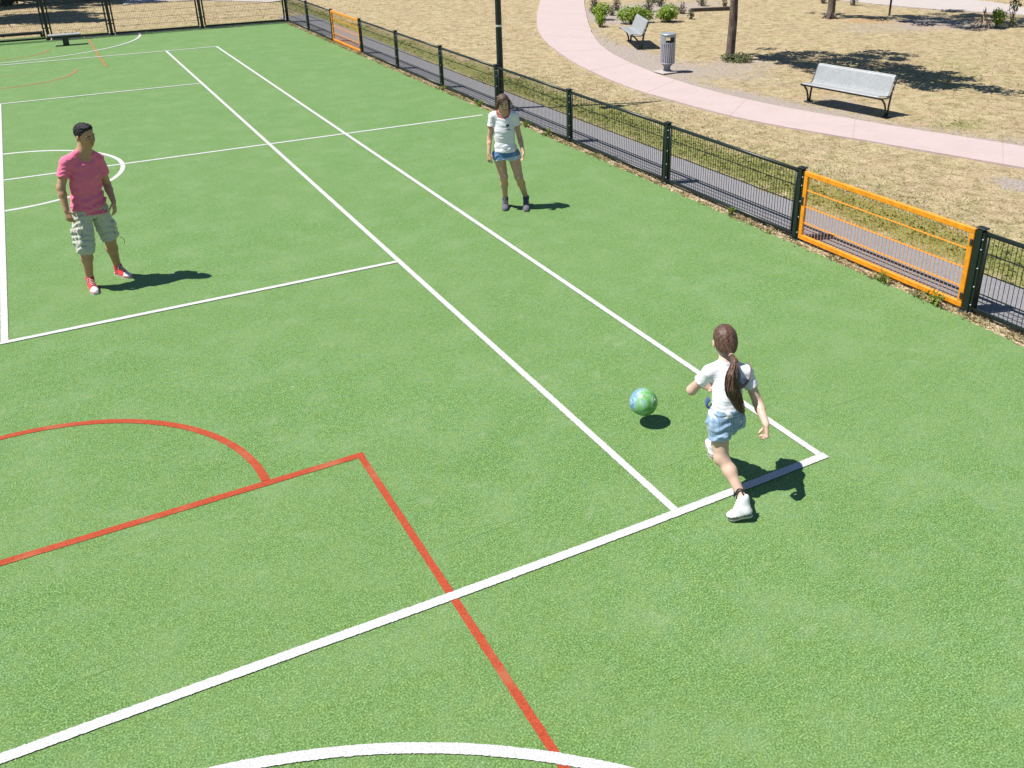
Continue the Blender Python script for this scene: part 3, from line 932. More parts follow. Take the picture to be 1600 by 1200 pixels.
# ------------------------------------------------------------------ fences and gates
FX = 8.645; FH = .905
def post_mb(x, y, h, along=(0, 1, 0)):
    """double square post: main tube, flange on the far side, cap, bolts"""
    a = V(*along); n = V(a[1], -a[0], 0); ax = (n, a, V(0, 0, 1)); mb = MB()
    c = V(x, y, 0)
    mb.box(c + V(0, 0, h / 2), (.075, .062, h), ax, 0, .006)
    mb.box(c - a * .047 + V(0, 0, h / 2 - .008), (.05, .028, h - .02), ax, 0, .004)
    mb.box(c + a * .040 + V(0, 0, h / 2 - .012), (.045, .014, h - .03), ax, 0, .003)
    mb.box(c - a * .006 + V(0, 0, h + .006), (.085, .105, .012), ax, 0, .004)
    mb.box(c + V(0, 0, .006), (.11, .13, .012), ax, 0, .003)
    return mb
def bolts_mb(x, y, h, along=(0, 1, 0), zs=None):
    a = V(*along); n = V(a[1], -a[0], 0); o = []
    for z in (zs or (.10, .30, .50, .70, h - .10)):
        mb = MB(); mb.sphere(V(x, y, z) - a * .047 - n * .029, .0085, 4); o.append(mb)
    return o
def panel_mb(p0, p1, z0, z1, r=.024, side=.016, square=False):
    mb = MB(); p0, p1 = V(*p0, 0), V(*p1, 0); d = unit(p1 - p0); n = V(d[1], -d[0], 0)
    if square:
        w = .060
        L = np.linalg.norm(p1 - p0)
        for z in (z0, z1): mb.box((p0 + p1) / 2 + V(0, 0, z), (L, .04, w), (d, n, V(0, 0, 1)), 0, .006)
        for p, s_ in ((p0, 1), (p1, -1)): mb.box(p + d * s_ * w / 2 + V(0, 0, (z0 + z1) / 2), (w, .0385, z1 - z0 - w), (d, n, V(0, 0, 1)), 0, .005)
    else:
        mb.tube([p0 + V(0, 0, z1), p1 + V(0, 0, z1)], r, 10)
        mb.tube([p0 + V(0, 0, z0), p1 + V(0, 0, z0)], r, 8)
        for p, s_ in ((p0, 1), (p1, -1)): mb.tube([p + d * s_ * .02 + V(0, 0, z0), p + d * s_ * .02 + V(0, 0, z1)], side, 6)
    return mb
def mesh_mb(p0, p1, z0, z1, rows, step=.05, rv=.0034, rh=.0042, inset=.03):
    mb = MB(); p0, p1 = V(*p0, 0), V(*p1, 0); d = unit(p1 - p0); n = V(d[1], -d[0], 0); L = np.linalg.norm(p1 - p0)
    k = int((L - 2 * inset) / step); off = (L - k * step) / 2
    for i in range(k + 1):
        p = p0 + d * (off + i * step) 
        mb.tube([p + V(0, 0, z0), p + V(0, 0, z1)], rv, 4, caps=False)
    for z in rows:
        for o in (-.0068, .0068):
            mb.tube([p0 + d * inset * .5 + n * o + V(0, 0, z), p1 - d * inset * .5 + n * o + V(0, 0, z)], rh, 4, caps=False)
    return mb

POSTS = [-13.47, -10.725, -8.238, -5.503, -2.700, .105, 2.895, 5.674, 8.381, 10.974, 13.60]
GATES = {1, 8}
fe = empty('mesh_fence', (FX, 16.2, 0), 'low dark green mesh fence along the right side of the court, between the orange gates', 'fence')
B0 = V(FX, 16.2, 0)
for y in POSTS:
    h = FH
    po = post_mb(FX, y, h).build('post', M_fence, fe, B0)
    if y != POSTS[0]: po.matrix_basis = Matrix.Translation(Vector((0, y - 16.2, 0))) @ Matrix.Rotation(R(rng.uniform(-.5, .5)), 4, 'X') @ Matrix.Rotation(R(rng.uniform(-.5, .5)), 4, 'Y') @ Matrix.Translation(Vector((0, 16.2 - y, 0)))
    for q in bolts_mb(FX, y, h): q.build('bolt', M_bolt, po, B0)
ends = POSTS + [16.2]
for i in range(len(ends) - 1):
    if i in GATES: continue
    a, b = ends[i] + .06, ends[i + 1] - .065
    pa = panel_mb((FX, a), (FX, b), .055, FH - .04).build('fence_panel', M_fence, fe, B0, True)
    mesh_mb((FX, a), (FX, b), .05, FH - .04, (.24, .46, .67), .05).build('wire_mesh', M_wire, pa, B0)
for i, lab in ((1, 'large orange gate panel at the near right end of the fence, beside grey asphalt'), (8, 'small distant orange gate panel near the far corner of the court')):
    a, b = POSTS[i] + .055, POSTS[i + 1] - .068
    x = FX - .012
    g = empty('metal_gate', (x, a, 0), lab, 'gate', 'orange gates in the side fence')
    bl = V(x, a, 0)
    fr_ = panel_mb((x, a), (x, b), .062, FH - .045, square=True).build('gate_frame', M_orange, g, bl)
    mesh_mb((x, a), (x, b), .07, FH - .055, (.25, .455, .66), 
        .05, .0030, .0058, .05).build('wire_mesh', M_orwire, g, bl)
    for nm, yy, z, sz in (('hinge', a + .018, .16, .07), ('hinge', a + .018, FH - .16, .07), ('latch', b - .02, .52, .10)):
        hm = MB(); hm.box((x - .002, yy, z), (.052, .032, sz), None, 0, .004); hm.build(nm, M_dark, g, bl)

TF = empty('tall_fence', (FX, 16.2, 0), 'tall dark mesh fence across the far end of the court', 'fence')
TX = [8.645, 5.86, 3.14, 1.37, -1.4, -4.2, -7.0]
TH = 2.3
BT = V(FX, 16.2, 0)
for x in TX:
    mb = MB(); mb.box((x, 16.2, TH / 2), (.085, .085, TH), None, 0, .006); mb.box((x, 16.2, TH + .006), (.10, .10, .012), None, 0, .003)
    mb.build('post', M_fence, TF, BT)
for i in range(len(TX) - 1):
    a, b = TX[i] - .10, TX[i + 1] + .10
    mb = MB()
    low = .06
    for z in (low, TH - .05): mb.box(((a + b) / 2, 16.2, z), (a - b, .04, .055), None, 0, .005)
    for x in (a, b): mb.box((x, 16.2, (low + TH) / 2), (.045, .045, TH - low - .06), None, 0, .004)
    for z in (.35, 1.9):
        mb.box((a + .045, 16.2, z), (.05, .02, .03), None); mb.box((b - .045, 16.2, z), (.05, .02, .03), None)
    pa = mb.build('fence_panel', M_fence, TF, BT)
    mesh_mb((a, 16.2), (b, 16.2), low, TH - .05, tuple(np.arange(.26, 2.2, .2)), .05, .0028, .004).build('wire_mesh', M_wire, pa, BT)
mb = MB()
for x in np.arange(1.45, 8.6, .9): mb.box((x + .44, 16.245, .02), (.885, .10, .10), None, 0, .008)
tag(mb.build('kerb', M_road, None, V(5, 16.245, 0)), 'pale concrete kerb under the tall far fence', 'kerb', kind='structure')
# goal recess behind the fence line
rg = MB()
rg.tube([(1.25, 17.1, .13), (-8, 17.1, .13)], .05, 8); 
for x in (1.2, -.9, -3): rg.box((x, 17.1, .065), (.07, .07, .13), None)
rg.tube([(1.25, 17.1, .13), (1.25, 16.32, .13)], .03, 8)
tag(rg.build('goal_rail', M_fence, None, V(-1, 17.1, 0)), 'low dark rail of the goal recess behind the tall fence', 'rail')

# lamp post beside the fence
lm = empty('lamp_post', (8.80, .25, 0), 'tall black lamp post standing just outside the low fence', 'lamp post')
mb = MB(); bl = V(8.80, .25, 0)
mb.tube([bl, bl + V(0, 0, .8), bl + V(0, 0, 3.0), bl + V(0, 0, 6.2)], [.066, .064, .055, .036], 16)
mb.lathe([(.10, 0), (.10, .02), (.07, .03)], bl, 16)
mb.build('pole', M_fence, lm, bl, True)
mb = MB(); mb.tube([bl + V(0, 0, 1.60), bl + V(0, 0, 1.635)], .0635, 16); mb.build('band', M_bolt, lm, bl)
mb = MB(); mb.tube([bl + V(0, 0, 6.15), bl + V(-.5, .05, 6.3), bl + V(-.9, .08, 6.32)], .03, 8); mb.box(bl + V(-1.1, .1, 6.32), (.5, .2, .08), None, 0, .02)
mb.build('lamp_head', M_fence, lm, bl)

# ------------------------------------------------------------------ benches and litter bin
def perforated():
    m = NT('perforated_steel_sheet')
    f = m.noise(28, 3); 
    v = m.new('ShaderNodeTexVoronoi'); v.inputs['Scale'].default_value = 85; v.inputs['Randomness'].default_value = 0
    m.link(m.co(), v.inputs['Vector'])
    hole = m.ramp(v.outputs['Distance'], [(.30, 0.0), (.38, 1.0)])
    c = m.mix(hole, (.21, .21, .20), m.ramp(f, [(.3, (.28, .29, .295)), (.7, (.41, .42, .425))]))
    m.color(m.mix(m.ramp(m.noise(6, 4, .65), [(.4, 0.0), (.7, .5)]), c, (.25, .27, .27))).set(.5, .5, .2)
    return m.mat
M_perf = perforated()
def bench(base, rz, L, label):
    """local x along the bench, -y is the side one sits on"""
    b = empty('park_bench', base, label, 'bench', 'metal benches beside the path', rz)
    prof = [(-.215, .395), (-.205, .408), (-.18, .413), (.02, .385), (.07, .385), (.10, .40), (.125, .45), (.235, .715), (.25, .735), (.268, .738)]
    n = len(prof); sx = L / 2 - .03
    th = .006
    vs = []; fs = []
    nrm = []
    for i in range(n):
        d = V(0, *(np.array(prof[min(i + 1, n - 1)]) - np.array(prof[max(i - 1, 0)]))); d = unit(d); nrm.append(V(0, -d[2], d[1]))
    for x in (-sx, sx):
        for sgn in (0, 1):
            for (y, z), q in zip(prof, nrm): vs.append(V(x, y, z) - q * th * sgn)
    A, B, Cc, D = 0, n, 2 * n, 3 * n
    for i in range(n - 1):
        fs += [(A + i, A + i + 1, Cc + i + 1, Cc + i)[::-1], (B + i, B + i + 1, D + i + 1, D + i), (A + i, B + i, B + i + 1, A + i + 1), (Cc + i, Cc + i + 1, D + i + 1, D + i)]
    fs += [(A, Cc, D, B), (A + n - 1, B + n - 1, D + n - 1, Cc + n - 1)]
    # seat and backrest are two sheets of the same perforated steel
    me_fs_seat = [f for f in fs]
    cut = 5
    def part(name, i0, i1):
        mb = MB(); k = i1 - i0
        sub = []
        for x in (-sx, sx):
            for sgn in (0, 1):
                for j in range(i0, i1): sub.append(V(x, *prof[j]) - nrm[j] * th * sgn)
        ff = []
        for i in range(k - 1):
            ff += [(2 * k + i, 2 * k + i + 1, i + 1, i), (k + i, k + i + 1, 3 * k + i + 1, 3 * k + i), (i, k + i, k + i + 1, i + 1), (2 * k + i, 2 * k + i + 1, 3 * k + i + 1, 3 * k + i)]
        ff += [(0, 2 * k, 3 * k, k), (k - 1, 2 * k - 1, 4 * k - 1, 3 * k - 1)]
        mb.add(sub, ff)
        # rolled rim
        mb.tube([V(-sx, *prof[i0]), V(sx, *prof[i0])], .010, 8) if name == 'seat' else mb.tube([V(-sx, *prof[i1 - 1]), V(sx, *prof[i1 - 1])], .014, 8)
        for x in (-sx, sx): mb.tube([V(x, *prof[j]) + V(0, 0, -.004) for j in range(i0, i1)], .008, 6)
        return mb.build(name, M_perf, b, smooth=False)
    part('seat', 0, 6); part('backrest', 5, n)
    for x in (-L / 2, L / 2):
        mb = MB()
        mb.tube([(x, .10, 0), (x, .115, .20), (x, .15, .42), (x, .262, .70), (x, .272, .725)], [.026, .027, .027, .022, .018], 8, flat=.6)
        mb.tube([(x, .045, .01), (x, .03, .12), (x, -.02, .24), (x, -.12, .345), (x, -.20, .372), (x, -.235, .378)], [.026, .025, .023, .022, .022, .018], 8, flat=.6)
        mb.tube([(x, -.20, .372), (x, .06, .352), (x, .13, .40)], .018, 6, flat=.6)
        mb.box((x, .07, .008), (.10, .20, .016), None, 0, .004)
        lg = mb.build('leg', M_dark, b, smooth=True)
        for q in ((.20, .56), (.165, .46)):
            bm_ = MB(); bm_.sphere(V(x + (.02 if x > 0 else -.02), *q), .015, 4); bm_.build('bolt', M_bolt, lg)
    for y_, z_ in ((.13, .36), (-.10, .345)):
        mb = MB(); mb.tube([(-L / 2, y_, z_), (L / 2, y_, z_)], .015, 6); mb.build('cross_rail', M_dark, b)
    return b
ang = math.atan2(-4.249 + 2.483, 14.646 - 14.398)
bench((14.50, -3.36, -.012), ang, 1.80, 'silver perforated metal bench in front of the tree shade, seen from its front')
ang2 = math.atan2(4.868 - 6.245, 15.084 - 15.664)
bench((15.52, 5.50, -.012), ang2, 1.55, 'silver perforated metal bench seen end on, by the green shrubs and litter bin')

def litter_bin(base):
    b = empty('litter_bin', base, 'cylindrical silver slatted litter bin beside the pink path', 'litter bin')
    mb = MB(); mb.box((-.07, -.03, .012), (.42, .42, .03), None, 0, .008)
    mb.build('base_slab', M_road, b)
    mb = MB(); mb.lathe([(.10, .02), (.10, .04), (.075, .07), (.085, .14), (.155, .20), (.165, .215)], (0, 0, 0), 28)
    mb.build('pedestal', simple('bin_grey_base', (.20, .20, .22), .5, .4), b, smooth=True)
    mb = MB(); mb.lathe([(.155, .205), (.158, .66), (.13, .66)], (0, 0, 0), 32)
    inner = mb.build('liner', simple('bin_dark_inside', (.07, .07, .085), .6, .3), b, smooth=True)
    mb = MB(); n = 22
    for k in range(n):
        t = 2 * math.pi * k / n; a = V(math.cos(t), math.sin(t), 0); s_ = V(-math.sin(t), math.cos(t), 0)
        mb.box(a * .168 + V(0, 0, .445), (.016, .034, .47), (a, s_, V(0, 0, 1)), 0, .005)
    mb.tube([V(.172 * math.cos(2 * math.pi * k / 32), .172 * math.sin(2 * math.pi * k / 32), .215) for k in range(33)], .010, 6)
    mb.build('slats', simple('bin_slats', (.42, .42, .47), .4, .5, .35, 18, .15), b)
    # hood with a letterbox opening on the path side
    mb = MB(); n = 40; z0, z1, z2, z3 = .66, .70, .82, .865; o0 = math.atan2(-1, -.35)
    def ring(r_, z): return [V(r_ * math.cos(2 * math.pi * k / n), r_ * math.sin(2 * math.pi * k / n), z) for k in range(n)]
    rings = [ring(.178, z0), ring(.178, z1), ring(.178, z2), ring(.178, z3)]; rin = [ring(.166, z) for z in (z0, z1, z2, z3)]
    vs = [p for q in rings + rin for p in q]; fs = []
    for lv in range(3):
        for k in range(n):
            t = 2 * math.pi * (k + .5) / n; dlt = (t - o0 + math.pi) % (2 * math.pi) - math.pi
            dlt2 = (t - o0) % (2 * math.pi) - math.pi
            if lv == 1 and (abs(dlt) < .62 or abs(dlt2) < .62): continue
            j = (k + 1) % n
            fs.append((lv * n + k, lv * n + j, lv * n + n + j, lv * n + n + k)); q = 4 * n
            fs.append((q + lv * n + k, q + lv * n + n + k, q + lv * n + n + j, q + lv * n + j))
    mb.add(vs, fs)
    mb.lathe([(.186, .862), (.186, .880), (.175, .892), (.10, .905), (1e-5, .91)], (0, 0, 0), 40)
    mb.build('hood', simple('bin_hood', (.30, .33, .36), .4, .5, .3, 18, .15), b, smooth=False)
litter_bin((13.95, 1.73, -.01))

# low pale bench by the far fence, thin post, sticks
fb = empty('low_bench', (1.76, 14.75, 0), 'small low bench with pale plank seat near the far fence', 'bench')
bl = V(1.76, 14.75, 0)
mb = MB(); mb.box(bl + V(0, -.07, .30), (.86, .15, .035), None, 0, .006); mb.box(bl + V(0, .09, .30), (.86, .15, .035), None, 0, .006)
mb.build('seat', simple('pale_plank', (.28, .285, .295), .7, .3, 0, 20), fb, bl)
mb = MB(); mb.box(bl + V(0, 0, .14), (.16, .20, .28), None, 0, .008); mb.box(bl + V(0, 0, .265), (.8, .24, .03), None, 0, .004); mb.build('pedestal', M_dark, fb, bl)

mb = MB(); mb.tube([(26.2, 5.95, -.05), (26.2, 5.95, .9), (26.22, 5.95, 1.5)], .035, 8)
mb.tube([(26.2, 5.95, 1.5), (26.22, 5.95, 1.53)], .042, 8)
tag(mb.build('wooden_stake', simple('stake_wood', (.06, .05, .045), .9, .2, 0, 20), None, V(26.2, 5.95, 0)), 'thin dark stake standing in the shade near the gravel road', 'stake')
mb = MB(); c = V(26.1, 2.3, -.02)
for a in np.linspace(0, 6.28, 9)[:-1]:
    rr_ = random.uniform(.22, .42); top = c + V(random.uniform(-.04, .04), random.uniform(-.04, .04), random.uniform(.5, .66))
    mb.tube([c + V(rr_ * math.cos(a), rr_ * math.sin(a), 0), (c + top) / 2 + V(rr_ * .35 * math.cos(a), rr_ * .35 * math.sin(a), .02), top], [.014, .012, .008], 5)
tag(mb.build('stick_bundle', simple('dry_sticks', (.30, .22, .16), .95, .1, 0, 30), None, c), 'bundle of dry grey sticks propped like a small tent beside a sapling', 'sticks')

# ------------------------------------------------------------------ plants
def leaves(points, normals, size, jitter=.4, aspect=.55, r=rng):
    """two bent triangles pairs per leaf"""
    n = len(points); P = np.asarray(points)
    d = r.normal(size=(n, 3)); d /= np.linalg.norm(d, axis=1)[:, None]
    nn = np.asarray(normals) + r.normal(size=(n, 3)) * jitter; nn /= np.linalg.norm(nn, axis=1)[:, None]
    d = d - nn * (d * nn).sum(1)[:, None]; d /= np.linalg.norm(d, axis=1)[:, None]; s = np.cross(nn, d)
    L = size * r.uniform(.6, 1.3, (n, 1)); W = L * aspect * .5
    v = np.stack([P, P + d * L * .5 + s * W - nn * W * .35, P + d * L, P + d * L * .5 - s * W - nn * W * .35, P + d * L * .5], 1)
    b = np.arange(n)[:, None] * 5
    f = np.concatenate([b + np.array([[0, 4, 1, 1]]), ], 0)
    tri = np.concatenate([b + np.array(q)[None] for q in ((0, 1, 4), (1, 2, 4), (2, 3, 4), (3, 0, 4))], 0)
    return v.reshape(-1, 3), tri
def cluster(c, rad, n, r=rng, shell=.55):
    q = r.normal(size=(n, 3)); q /= np.linalg.norm(q, axis=1)[:, None]
    rr_ = (shell + (1 - shell) * r.uniform(0, 1, (n, 1)) ** .6)
    return V(c) + q * rr_ * V(rad), q
M_leaf = leaf_material('tree_leaves', (.030, .060, .014), (.050, .090, .022), (.085, .125, .035))
M_lime = leaf_material('lime_shrub_leaves', (.085, .17, .012), (.19, .30, .020), (.32, .40, .035))
M_olive = leaf_material('dull_shrub_leaves', (.045, .065, .025), (.075, .095, .04), (.13, .14, .07))
M_dry = leaf_material('dry_shrub_leaves', (.07, .045, .03), (.12, .075, .05), (.18, .12, .075))
M_ivy = leaf_material('ground_shoots', (.06, .085, .03), (.13, .155, .06), (.24, .24, .12))
M_weed = leaf_material('weed_leaves', (.10, .17, .02), (.18, .25, .035), (.30, .30, .07))

def tree(name, base, label, trunk_r, th, crown, leafn, leaf_size, group=None, lean=(0, 0), limbs=7, seed=1, mat=None, flare=1.5, roots=False):
    """crown = list of (centre, radii)"""
    r = np.random.default_rng(seed); b = V(base)
    t = empty(name, base, label, 'tree', group)
    mb = MB(); top = b + V(lean[0], lean[1], th)
    pts = [b + V(0, 0, -.1), b + V(0, 0, .06), b + V(.01, 0, .25)] + [b + (top - b) * q + V(r.normal() * .008, r.normal() * .008, 0) for q in (.4, .7, 1.0)]
    mb.tube(pts, [trunk_r * flare * 1.1, trunk_r * flare, trunk_r * 1.08, trunk_r * .98, trunk_r * .9, trunk_r * .72], 14)
    if roots:
        for a in np.linspace(0, 6.28, 6)[:-1]:
            e = V(math.cos(a), math.sin(a), 0)
            mb.tube([b + V(0, 0, .24) + e * trunk_r * .6, b + V(0, 0, .08) + e * trunk_r * 1.5, b + V(0, 0, -.04) + e * trunk_r * 2.6], [trunk_r * .4, trunk_r * .34, trunk_r * .14], 8)
    vs = []; fs = []; nb = 0
    for i, (c, rad) in enumerate(crown):
        c = V(c); rad = V(rad)
        s0 = b + (top - b) * r.uniform(.72, 1.0); m = (s0 + c) / 2 + V(r.normal() * .12, r.normal() * .12, .12)
        mb.tube([s0, m, c], [trunk_r * .42, trunk_r * .28, trunk_r * .10], 7)
        for _ in range(3):
            e = c + r.normal(size=3) * rad * .55
            mb.tube([m, (m + e) / 2 + r.normal(size=3) * .06, e], [trunk_r * .18, trunk_r * .11, .006], 5)
        k = int(leafn * (rad[0] * rad[1] * rad[2]) ** (2 / 3))
        # several small clumps inside each blob, so that light falls through between them
        for q in range(9):
            cc = c + r.normal(size=3) * rad * .48; rr_ = rad * r.uniform(.28, .5)
            p, nrm = cluster(cc, rr_, max(8, k // 9), r, .2)
            v, f = leaves(p, nrm * .5 + V(0, 0, .7), leaf_size, .6, .6, r)
            vs.append(v); fs.append(f + nb); nb += len(v)
    mb.build('trunk', M_bark, t, b, True)
    mesh_obj('crown', np.concatenate(vs), np.concatenate(fs), mat or M_leaf, t, b)
    return t
# two park trees whose crowns are above the frame; their shade falls to the right of the trunks
sx_, sy_ = -.49, .17
def over(sh, z): return (sh[0] + sx_ * z, sh[1] + sy_ * z, z)
rt1 = np.random.default_rng(5)
cr1 = []
for sh, z, rad in (((17.3, 2.1), 2.5, (.45, .6, .3)), ((17.6, .9), 3.0, (.5, .7, .4)), ((18.4, 1.9), 3.3, (.6, .6, .4)), ((17.3, -.6), 2.6, (.5, .7, .35)), ((18.3, .2), 3.5, (.8, .8, .5)), ((18.2, -1.3), 3.1, (.7, .8, .4)), ((19.2, -.3), 3.9, (.7, .8, .5)), ((17.9, -2.6), 2.9, (.5, .7, .35)), ((18.7, -2.4), 3.4, (.6, .8, .4)), ((18.5, -3.6), 3.1, (.35, .6, .3)), ((19.9, .6), 4.2, (.6, .7, .4)), ((17.1, 1.3), 2.2, (.3, .4, .25)), ((17.7, -1.7), 2.8, (.6, .7, .35)), ((18.0, -3.1), 3.0, (.45, .6, .3)), ((17.2, .4), 2.4, (.4, .6, .3)), ((18.9, .9), 3.7, (.6, .7, .4)), ((19.0, -1.6), 3.6, (.6, .7, .4))):
    cr1.append((over(sh, z), tuple(1.22 * q for q in rad)))
tree('park_tree', (16.25, 2.2, -.02), 'slim brown trunked park tree growing from low green shoots', .105, 2.6, cr1, 2000, .125, 'park trees with crowns above the picture', (.0, .0), seed=3, flare=1.12)
cr2 = []
for sh, z, rad in (((25.2, 6.1), 3.0, (.5, .6, .35)), ((25.7, 5.0), 3.2, (.6, .7, .4)), ((26.3, 5.3), 3.8, (.7, .7, .45)), ((26.4, 3.9), 3.4, (.8, .8, .45)), ((27.2, 3.7), 4.2, (.8, .8, .5)), ((26.2, 2.7), 3.2, (.6, .7, .4)), ((27.4, 2.4), 4.0, (.7, .7, .45)), ((28.3, 4.6), 4.8, (.8, .7, .5)), ((29.0, 4.0), 5.0, (.6, .7, .4)), ((28.8, 2.6), 4.6, (.7, .7, .4)), ((24.9, 7.4), 3.2, (.3, .5, .3))):
    cr2.append((over(sh, z), tuple(1.22 * q for q in rad)))
tree('park_tree', (24.05, 6.5, -.02), 'distant park tree with flared root base, on orange leaf litter', .115, 2.8, cr2, 1500, .14, 'park trees with crowns above the picture', (.0, 0), seed=4, flare=1.35, roots=True)
# dense shady trees beyond the far fence
def blob_crown(c, rad, n, seed):
    r = np.random.default_rng(seed); o = []
    for _ in range(n):
        q = r.normal(size=3); q /= np.linalg.norm(q); q *= r.uniform(.2, .95)
        rr_ = V(rad) * r.uniform(.3, .45)
        o.append((V(c) + q * V(rad), rr_))
    return o
tree('shade_tree', (-3.2, 24.5, 0), 'dense tree shading the grass beyond the far fence on the left', .24, 3.2, blob_crown((-1.4, 23.2, 5.3), (2.6, 1.9, 1.6), 18, 1), 1500, .19, 'dense trees beyond the far fence', seed=6)
tree('shade_tree', (-1.0, 31.2, 0), 'large dense tree above the dark hedge in the far left corner', .26, 3.2, blob_crown((.2, 28.8, 5.2), (3.4, 2.3, 1.7), 26, 2), 1500, .19, 'dense trees beyond the far fence', seed=7)

def shrub(name, base, label, blobs, n, size, mat, group=None, stems=5, cat='shrub'):
    b = V(base); t = empty(name, base, label, cat, group); r = np.random.default_rng(int(abs(base[0] * 131 + base[1] * 17)))
    vs = []; fs = []; nb = 0; mb = MB()
    for c, rad in blobs:
        c = b + V(c)
        p, q = cluster(c, rad, int(n * (rad[0] * rad[1] * rad[2]) ** (2 / 3) / .04), r, .45)
        p[:, 2] = np.maximum(p[:, 2], b[2] + .02)
        v, f = leaves(p, q + V(0, 0, .5), size, .5, .6, r); vs.append(v); fs.append(f + nb); nb += len(v)
        for _ in range(stems):
            e = c + r.normal(size=3) * V(rad) * .5
            mb.tube([b + V(r.normal() * .04, r.normal() * .04, -.02), (b + e) / 2 + V(r.normal() * .03, r.normal() * .03, .03), e], [.012, .009, .004], 5)
    mb.build('stem', M_bark, t, b)
    mesh_obj('foliage', np.concatenate(vs), np.concatenate(fs), mat, t, b)
    return t
G1 = 'lime green shrubs in the planting bed'
shrub('shrub', (16.75, 9.1, -.02), 'smallest lime green shrub, in front at the edge by the pink path', [((0, 0, .26), (.16, .16, .2)), ((.1, .3, .3), (.14, .14, .14))], 260, .075, M_lime, G1)
shrub('shrub', (17.75, 10.55, -.02), 'lime green shrub behind the smallest one, left of the end-on bench', [((0, 0, .34), (.30, .30, .24)), ((-.15, .1, .3), (.2, .2, .18))], 260, .075, M_lime, G1)
shrub('shrub', (18.0, 9.25, -.02), 'widest lime green shrub right behind the end-on bench', [((-.15, .05, .30), (.34, .34, .26)), ((.25, .0, .32), (.30, .3, .26)), ((.55, -.1, .24), (.24, .24, .18))], 280, .075, M_lime, G1)
shrub('shrub', (19.2, 8.8, -.02), 'round lime green shrub behind the litter bin', [((0, 0, .34), (.34, .34, .27)), ((-.1, .1, .25), (.32, .32, .2))], 280, .075, M_lime, G1)
G2 = 'dull small bushes at the back of the planting bed'
for i, (x, y, s, mt, lab) in enumerate(((18.4, 12.2, .6, M_olive, 'dark leafy bush at the left end of the planting bed by the path'), (19.5, 12.4, .7, M_dry, 'reddish brown dry bush behind the lime shrubs on the left'), (20.2, 11.4, .85, M_olive, 'tall dark bush behind the widest lime shrub'), (20.85, 10.3, .6, M_dry, 'brown withered bush just right of the round lime shrub'), (20.2, 8.95, .5, M_olive, 'little dark green plant alone on the dry grass right of the shrubs'), (21.5, 12.5, .95, M_olive, 'larger dull green bush at the top of the bed'), (22.8, 11.7, .8, M_olive, 'green bush by the timber edging at the right end of the bed'), (23.3, 11.0, .5, M_dry, 'brown tuft at the right end of the bed edging'), (18.6, 11.3, .45, M_dry, 'low brown bush directly behind the lime shrubs'), (22.0, 13.6, .9, M_olive, 'grey green bush furthest back in the bed'), (19.3, 13.6, .7, M_dry, 'withered bush at the back left by the path'))):
    shrub('bush', (x, y, -.02), lab, [((0, 0, .28 * s), (.26 * s, .26 * s, .30 * s)), ((.12 * s, .1, .5 * s), (.16 * s, .16 * s, .2 * s))], 150, .06, mt, G2, 7)
shrub('shrub', (16.28, 2.05, -.03), 'ring of low green shoots round the foot of the near tree', [((-.2, -.05, .10), (.22, .2, .13)), ((.15, -.2, .10), (.25, .22, .13)), ((.3, .1, .09), (.2, .2, .11)), ((-.05, .22, .09), (.2, .2, .10)), ((0, -.3, .08), (.25, .18, .10))], 170, .06, M_ivy, None, 3)
shrub('sapling', (26.6, 2.15, -.02), 'bright lime sapling beside the dry sticks', [((0, 0, .30), (.22, .22, .22)), ((-.05, .05, .42), (.14, .14, .16))], 220, .08, M_lime, 'young saplings by the gravel road', 3, 'sapling')
shrub('sapling', (26.95, 1.95, -.02), 'taller thin sapling in a pale guard, rightmost of the two', [((0, 0, .70), (.14, .14, .22)), ((.06, .02, .95), (.16, .16, .2)), ((.02, -.04, .2), (.1, .1, .1))], 150, .08, M_ivy, 'young saplings by the gravel road', 4, 'sapling')
for i, (x, y, lab) in enumerate(((27.3, 8.6, 'small twiggy shrub by the road, left of the stake'), (28.0, 10.2, 'dry shrub at the top edge above the distant tree'), (26.9, 9.7, 'low grey shrub on the grass above the distant tree'))):
    shrub('bush', (x, y, -.02), lab, [((0, 0, .25), (.2, .2, .26)), ((.1, .1, .5), (.15, .15, .2))], 110, .06, M_olive if i != 1 else M_dry, G2 if i == 5 else None, 8)
# hedge in deep shade
hb = []
for i in range(16): hb.append(((-5.0 + i * .60, random.uniform(-.25, .25), .62 + random.uniform(-.1, .15)), (.55, .5, .62)))
shrub('hedge', (0, 28.0, 0), 'dark hedge in deep shade at the far left corner', hb, 60, .14, M_leaf, None, 2, 'hedge')
# timber edging of the bed
mb = MB(); mb.box((22.15, 10.35, .04), (1.5, .10, .12), (unit(V(1.05, -.3, 0)), unit(V(.3, 1.05, 0)), V(0, 0, 1)), 0, .01)
tag(mb.build('timber_edging', simple('old_timber', (.10, .08, .07), .9, .2, 0, 16), None, V(22.15, 10.35, 0)), 'dark timber edging at the right end of the planting bed', 'edging')

